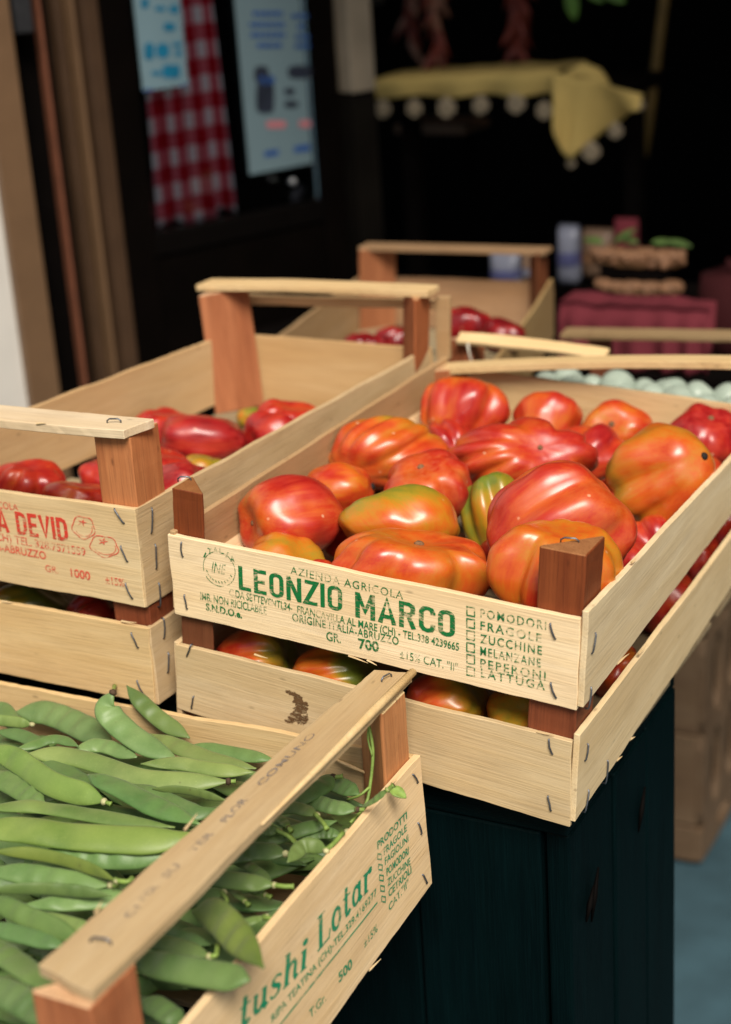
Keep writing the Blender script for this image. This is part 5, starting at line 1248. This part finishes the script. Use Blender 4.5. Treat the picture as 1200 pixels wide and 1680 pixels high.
# lower left
pb(z5, [(-60, 215), (90, 290), (200, 335), (330, 398)], 84, 7, 'long bean slanting under the front of the handle', roll=.4, col=DK)
pb(z5, [(120, 295), (230, 314), (380, 350)], 60, 6, 'pale bean tip under the handle near the front')
pb(z5, [(-60, 330), (110, 375), (260, 415)], 80, 6, 'bean lying between two slanting ones near the front', col=DK)
pb(z5, [(-100, 400), (50, 470), (210, 590)], 128, 8, 'wide dark bean at the lower left edge', roll=-.3, taper=(.3, .3))
pb(z5, [(-120, 560), (50, 610), (240, 720)], 130, 9, 'wide bean at the bottom left beside the front post', taper=(.3, .3), col=LT)
# near the printed side
pb(z5, [(758, 280), (850, 295), (950, 395), (1038, 498)], 138, 6, 'broad twisted bean with a long tip hanging over the printed side', roll=.5, taper=(.22, .5), dz=[0, .006, .010, .014], col=YL_)
pb(z5, [(480, 460), (640, 490), (800, 520), (985, 548)], 122, 6, 'wide bean lying across to the printed side', taper=(.3, .16), dz=[0, 0, .004, .009])
pb(z5, [(520, 380), (680, 410), (828, 455)], 76, 4, 'bean with a pale hooked stem below the broad twisted one', stem=[(850, 450), (858, 410)])
pb(z5, [(600, 320), (700, 365), (830, 410)], 54, 2, 'dark bean tucked under the hooked stem', col=DK)
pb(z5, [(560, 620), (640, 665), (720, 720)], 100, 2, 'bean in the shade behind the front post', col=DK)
pb(z5, [(560, 600), (650, 572)], 40, 4, 'short bean end beside the front post', stem=.004) if False else None
pb(z5, [(860, 330), (960, 322), (1050, 296)], 40, 3, 'thin bean touching the printed side with a curled stem', stem=[(1072, 310), (1080, 340)])
pb(z6, [(340, 195), (450, 170), (540, 130), (625, 72)], 116, 5, 'broad bean with a fine dark tip near the rear post', taper=(.3, .25), stem=[(668, 70)], cap=M_BROWNSTEM)
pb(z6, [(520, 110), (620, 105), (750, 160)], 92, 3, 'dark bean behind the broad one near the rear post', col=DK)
pb(z6, [(300, 240), (430, 226), (545, 262)], 74, 5, 'bean with a thick pale stem near the rear post', stem=[(568, 296), (590, 330)])
pb(z6, [(480, 178), (620, 222), (745, 235)], 86, 4, 'smooth bean with a dark stem end against the rear post', stem=.004, cap=M_BROWNSTEM)
pb(z6, [(300, 262), (360, 280), (402, 325)], 48, 6, 'short bean with a dark open stem end right of the handle', stem=.004, cap=M_BROWNSTEM)
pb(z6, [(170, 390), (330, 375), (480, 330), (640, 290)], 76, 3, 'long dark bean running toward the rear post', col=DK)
pb(z6, [(200, 350), (280, 335), (358, 340)], 62, 5, 'bean with a thin drooping stem right of the handle', stem=[(400, 365), (445, 412)])
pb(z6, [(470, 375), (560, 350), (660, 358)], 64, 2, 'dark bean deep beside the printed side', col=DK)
pb(z6, [(395, 495), (470, 420), (530, 415), (590, 440)], 78, 5, 'short bent bean with a stem resting on the printed side', roll=.4, stem=[(625, 400), (668, 350)], taper=(.4, .3))
pb(z6, [(590, 195), (680, 192)], 44, 4, 'small bean between the others near the rear post', col=DK) if False else None
pb(z6, [(760, 222), (820, 190), (895, 132)], 40, 6, 'small young pod with a bud at its end over the printed side', dz=[0, .008, .017], stem=.004, taper=(.3, .3))
# vine tendril hanging from the handle, and the bud
m = MB(); tp = [(603, 1180, .776), (612, 1230, .758), (608, 1285, .738), (600, 1320, .727), (575, 1350, .722)]
m.tube(cat([onz(x, y, z) for x, y, z in tp], 24), .0011, 6); m.tube(cat([onz(606, 1292, .737), onz(590, 1305, .733), onz(570, 1312, .726)], 10), .0009, 6); m.tube(cat([onz(608, 1180, .777), onz(604, 1210, .765), onz(611, 1240, .755)], 10), .0007, 6)
vine = tag(m.build('bean_vine', M_STEM, None, None, None, True), 'thin green bean vine hanging by the rear post of the bean crate', 'vine')
leaf(onz(640, 1293, .742), (1, -.2, -.1), (0, -.3, 1), .012, .008, vine, M_STEM, 'bud')
# the beans one sees deeper between the others
rb = random.Random(3)
for k in range(150):
    x, y = rb.uniform(-.20, .175), rb.uniform(yF+.03, yB-.03); an = rb.gauss(.25, .45); L_ = rb.uniform(.10, .16); z = ZB-rb.uniform(.005, .026)
    d = V((math.cos(an), math.sin(an), rb.uniform(-.05, .05)))*(L_/2); c = V((x, y, z)); bd = V((-math.sin(an), math.cos(an), 0))*rb.uniform(-.012, .012)
    a, b = c-d, c+d
    def cl(p): return V((max(-.32, min(.186, p.x)), max(yF+.012, min(yB-.014, p.y)), p.z))
    bean([cl(a), cl(c+bd), cl(b)], rb.uniform(.016, .021), 'green bean lying deeper among the others in the bean crate', rb.uniform(-.6, .6), .004 if k % 2 else None, (.85, .92, .9), 200+k, group='green beans deeper in the crate')

# no stray part at top level
for o in list(sc.objects):
    for key in ('mw', '_L'):
        if key in o.keys(): del o[key]
    if o.name.startswith('batten') and o.parent is None:
        tag(o, 'low dark batten under the crates at the back of the stall', 'batten')
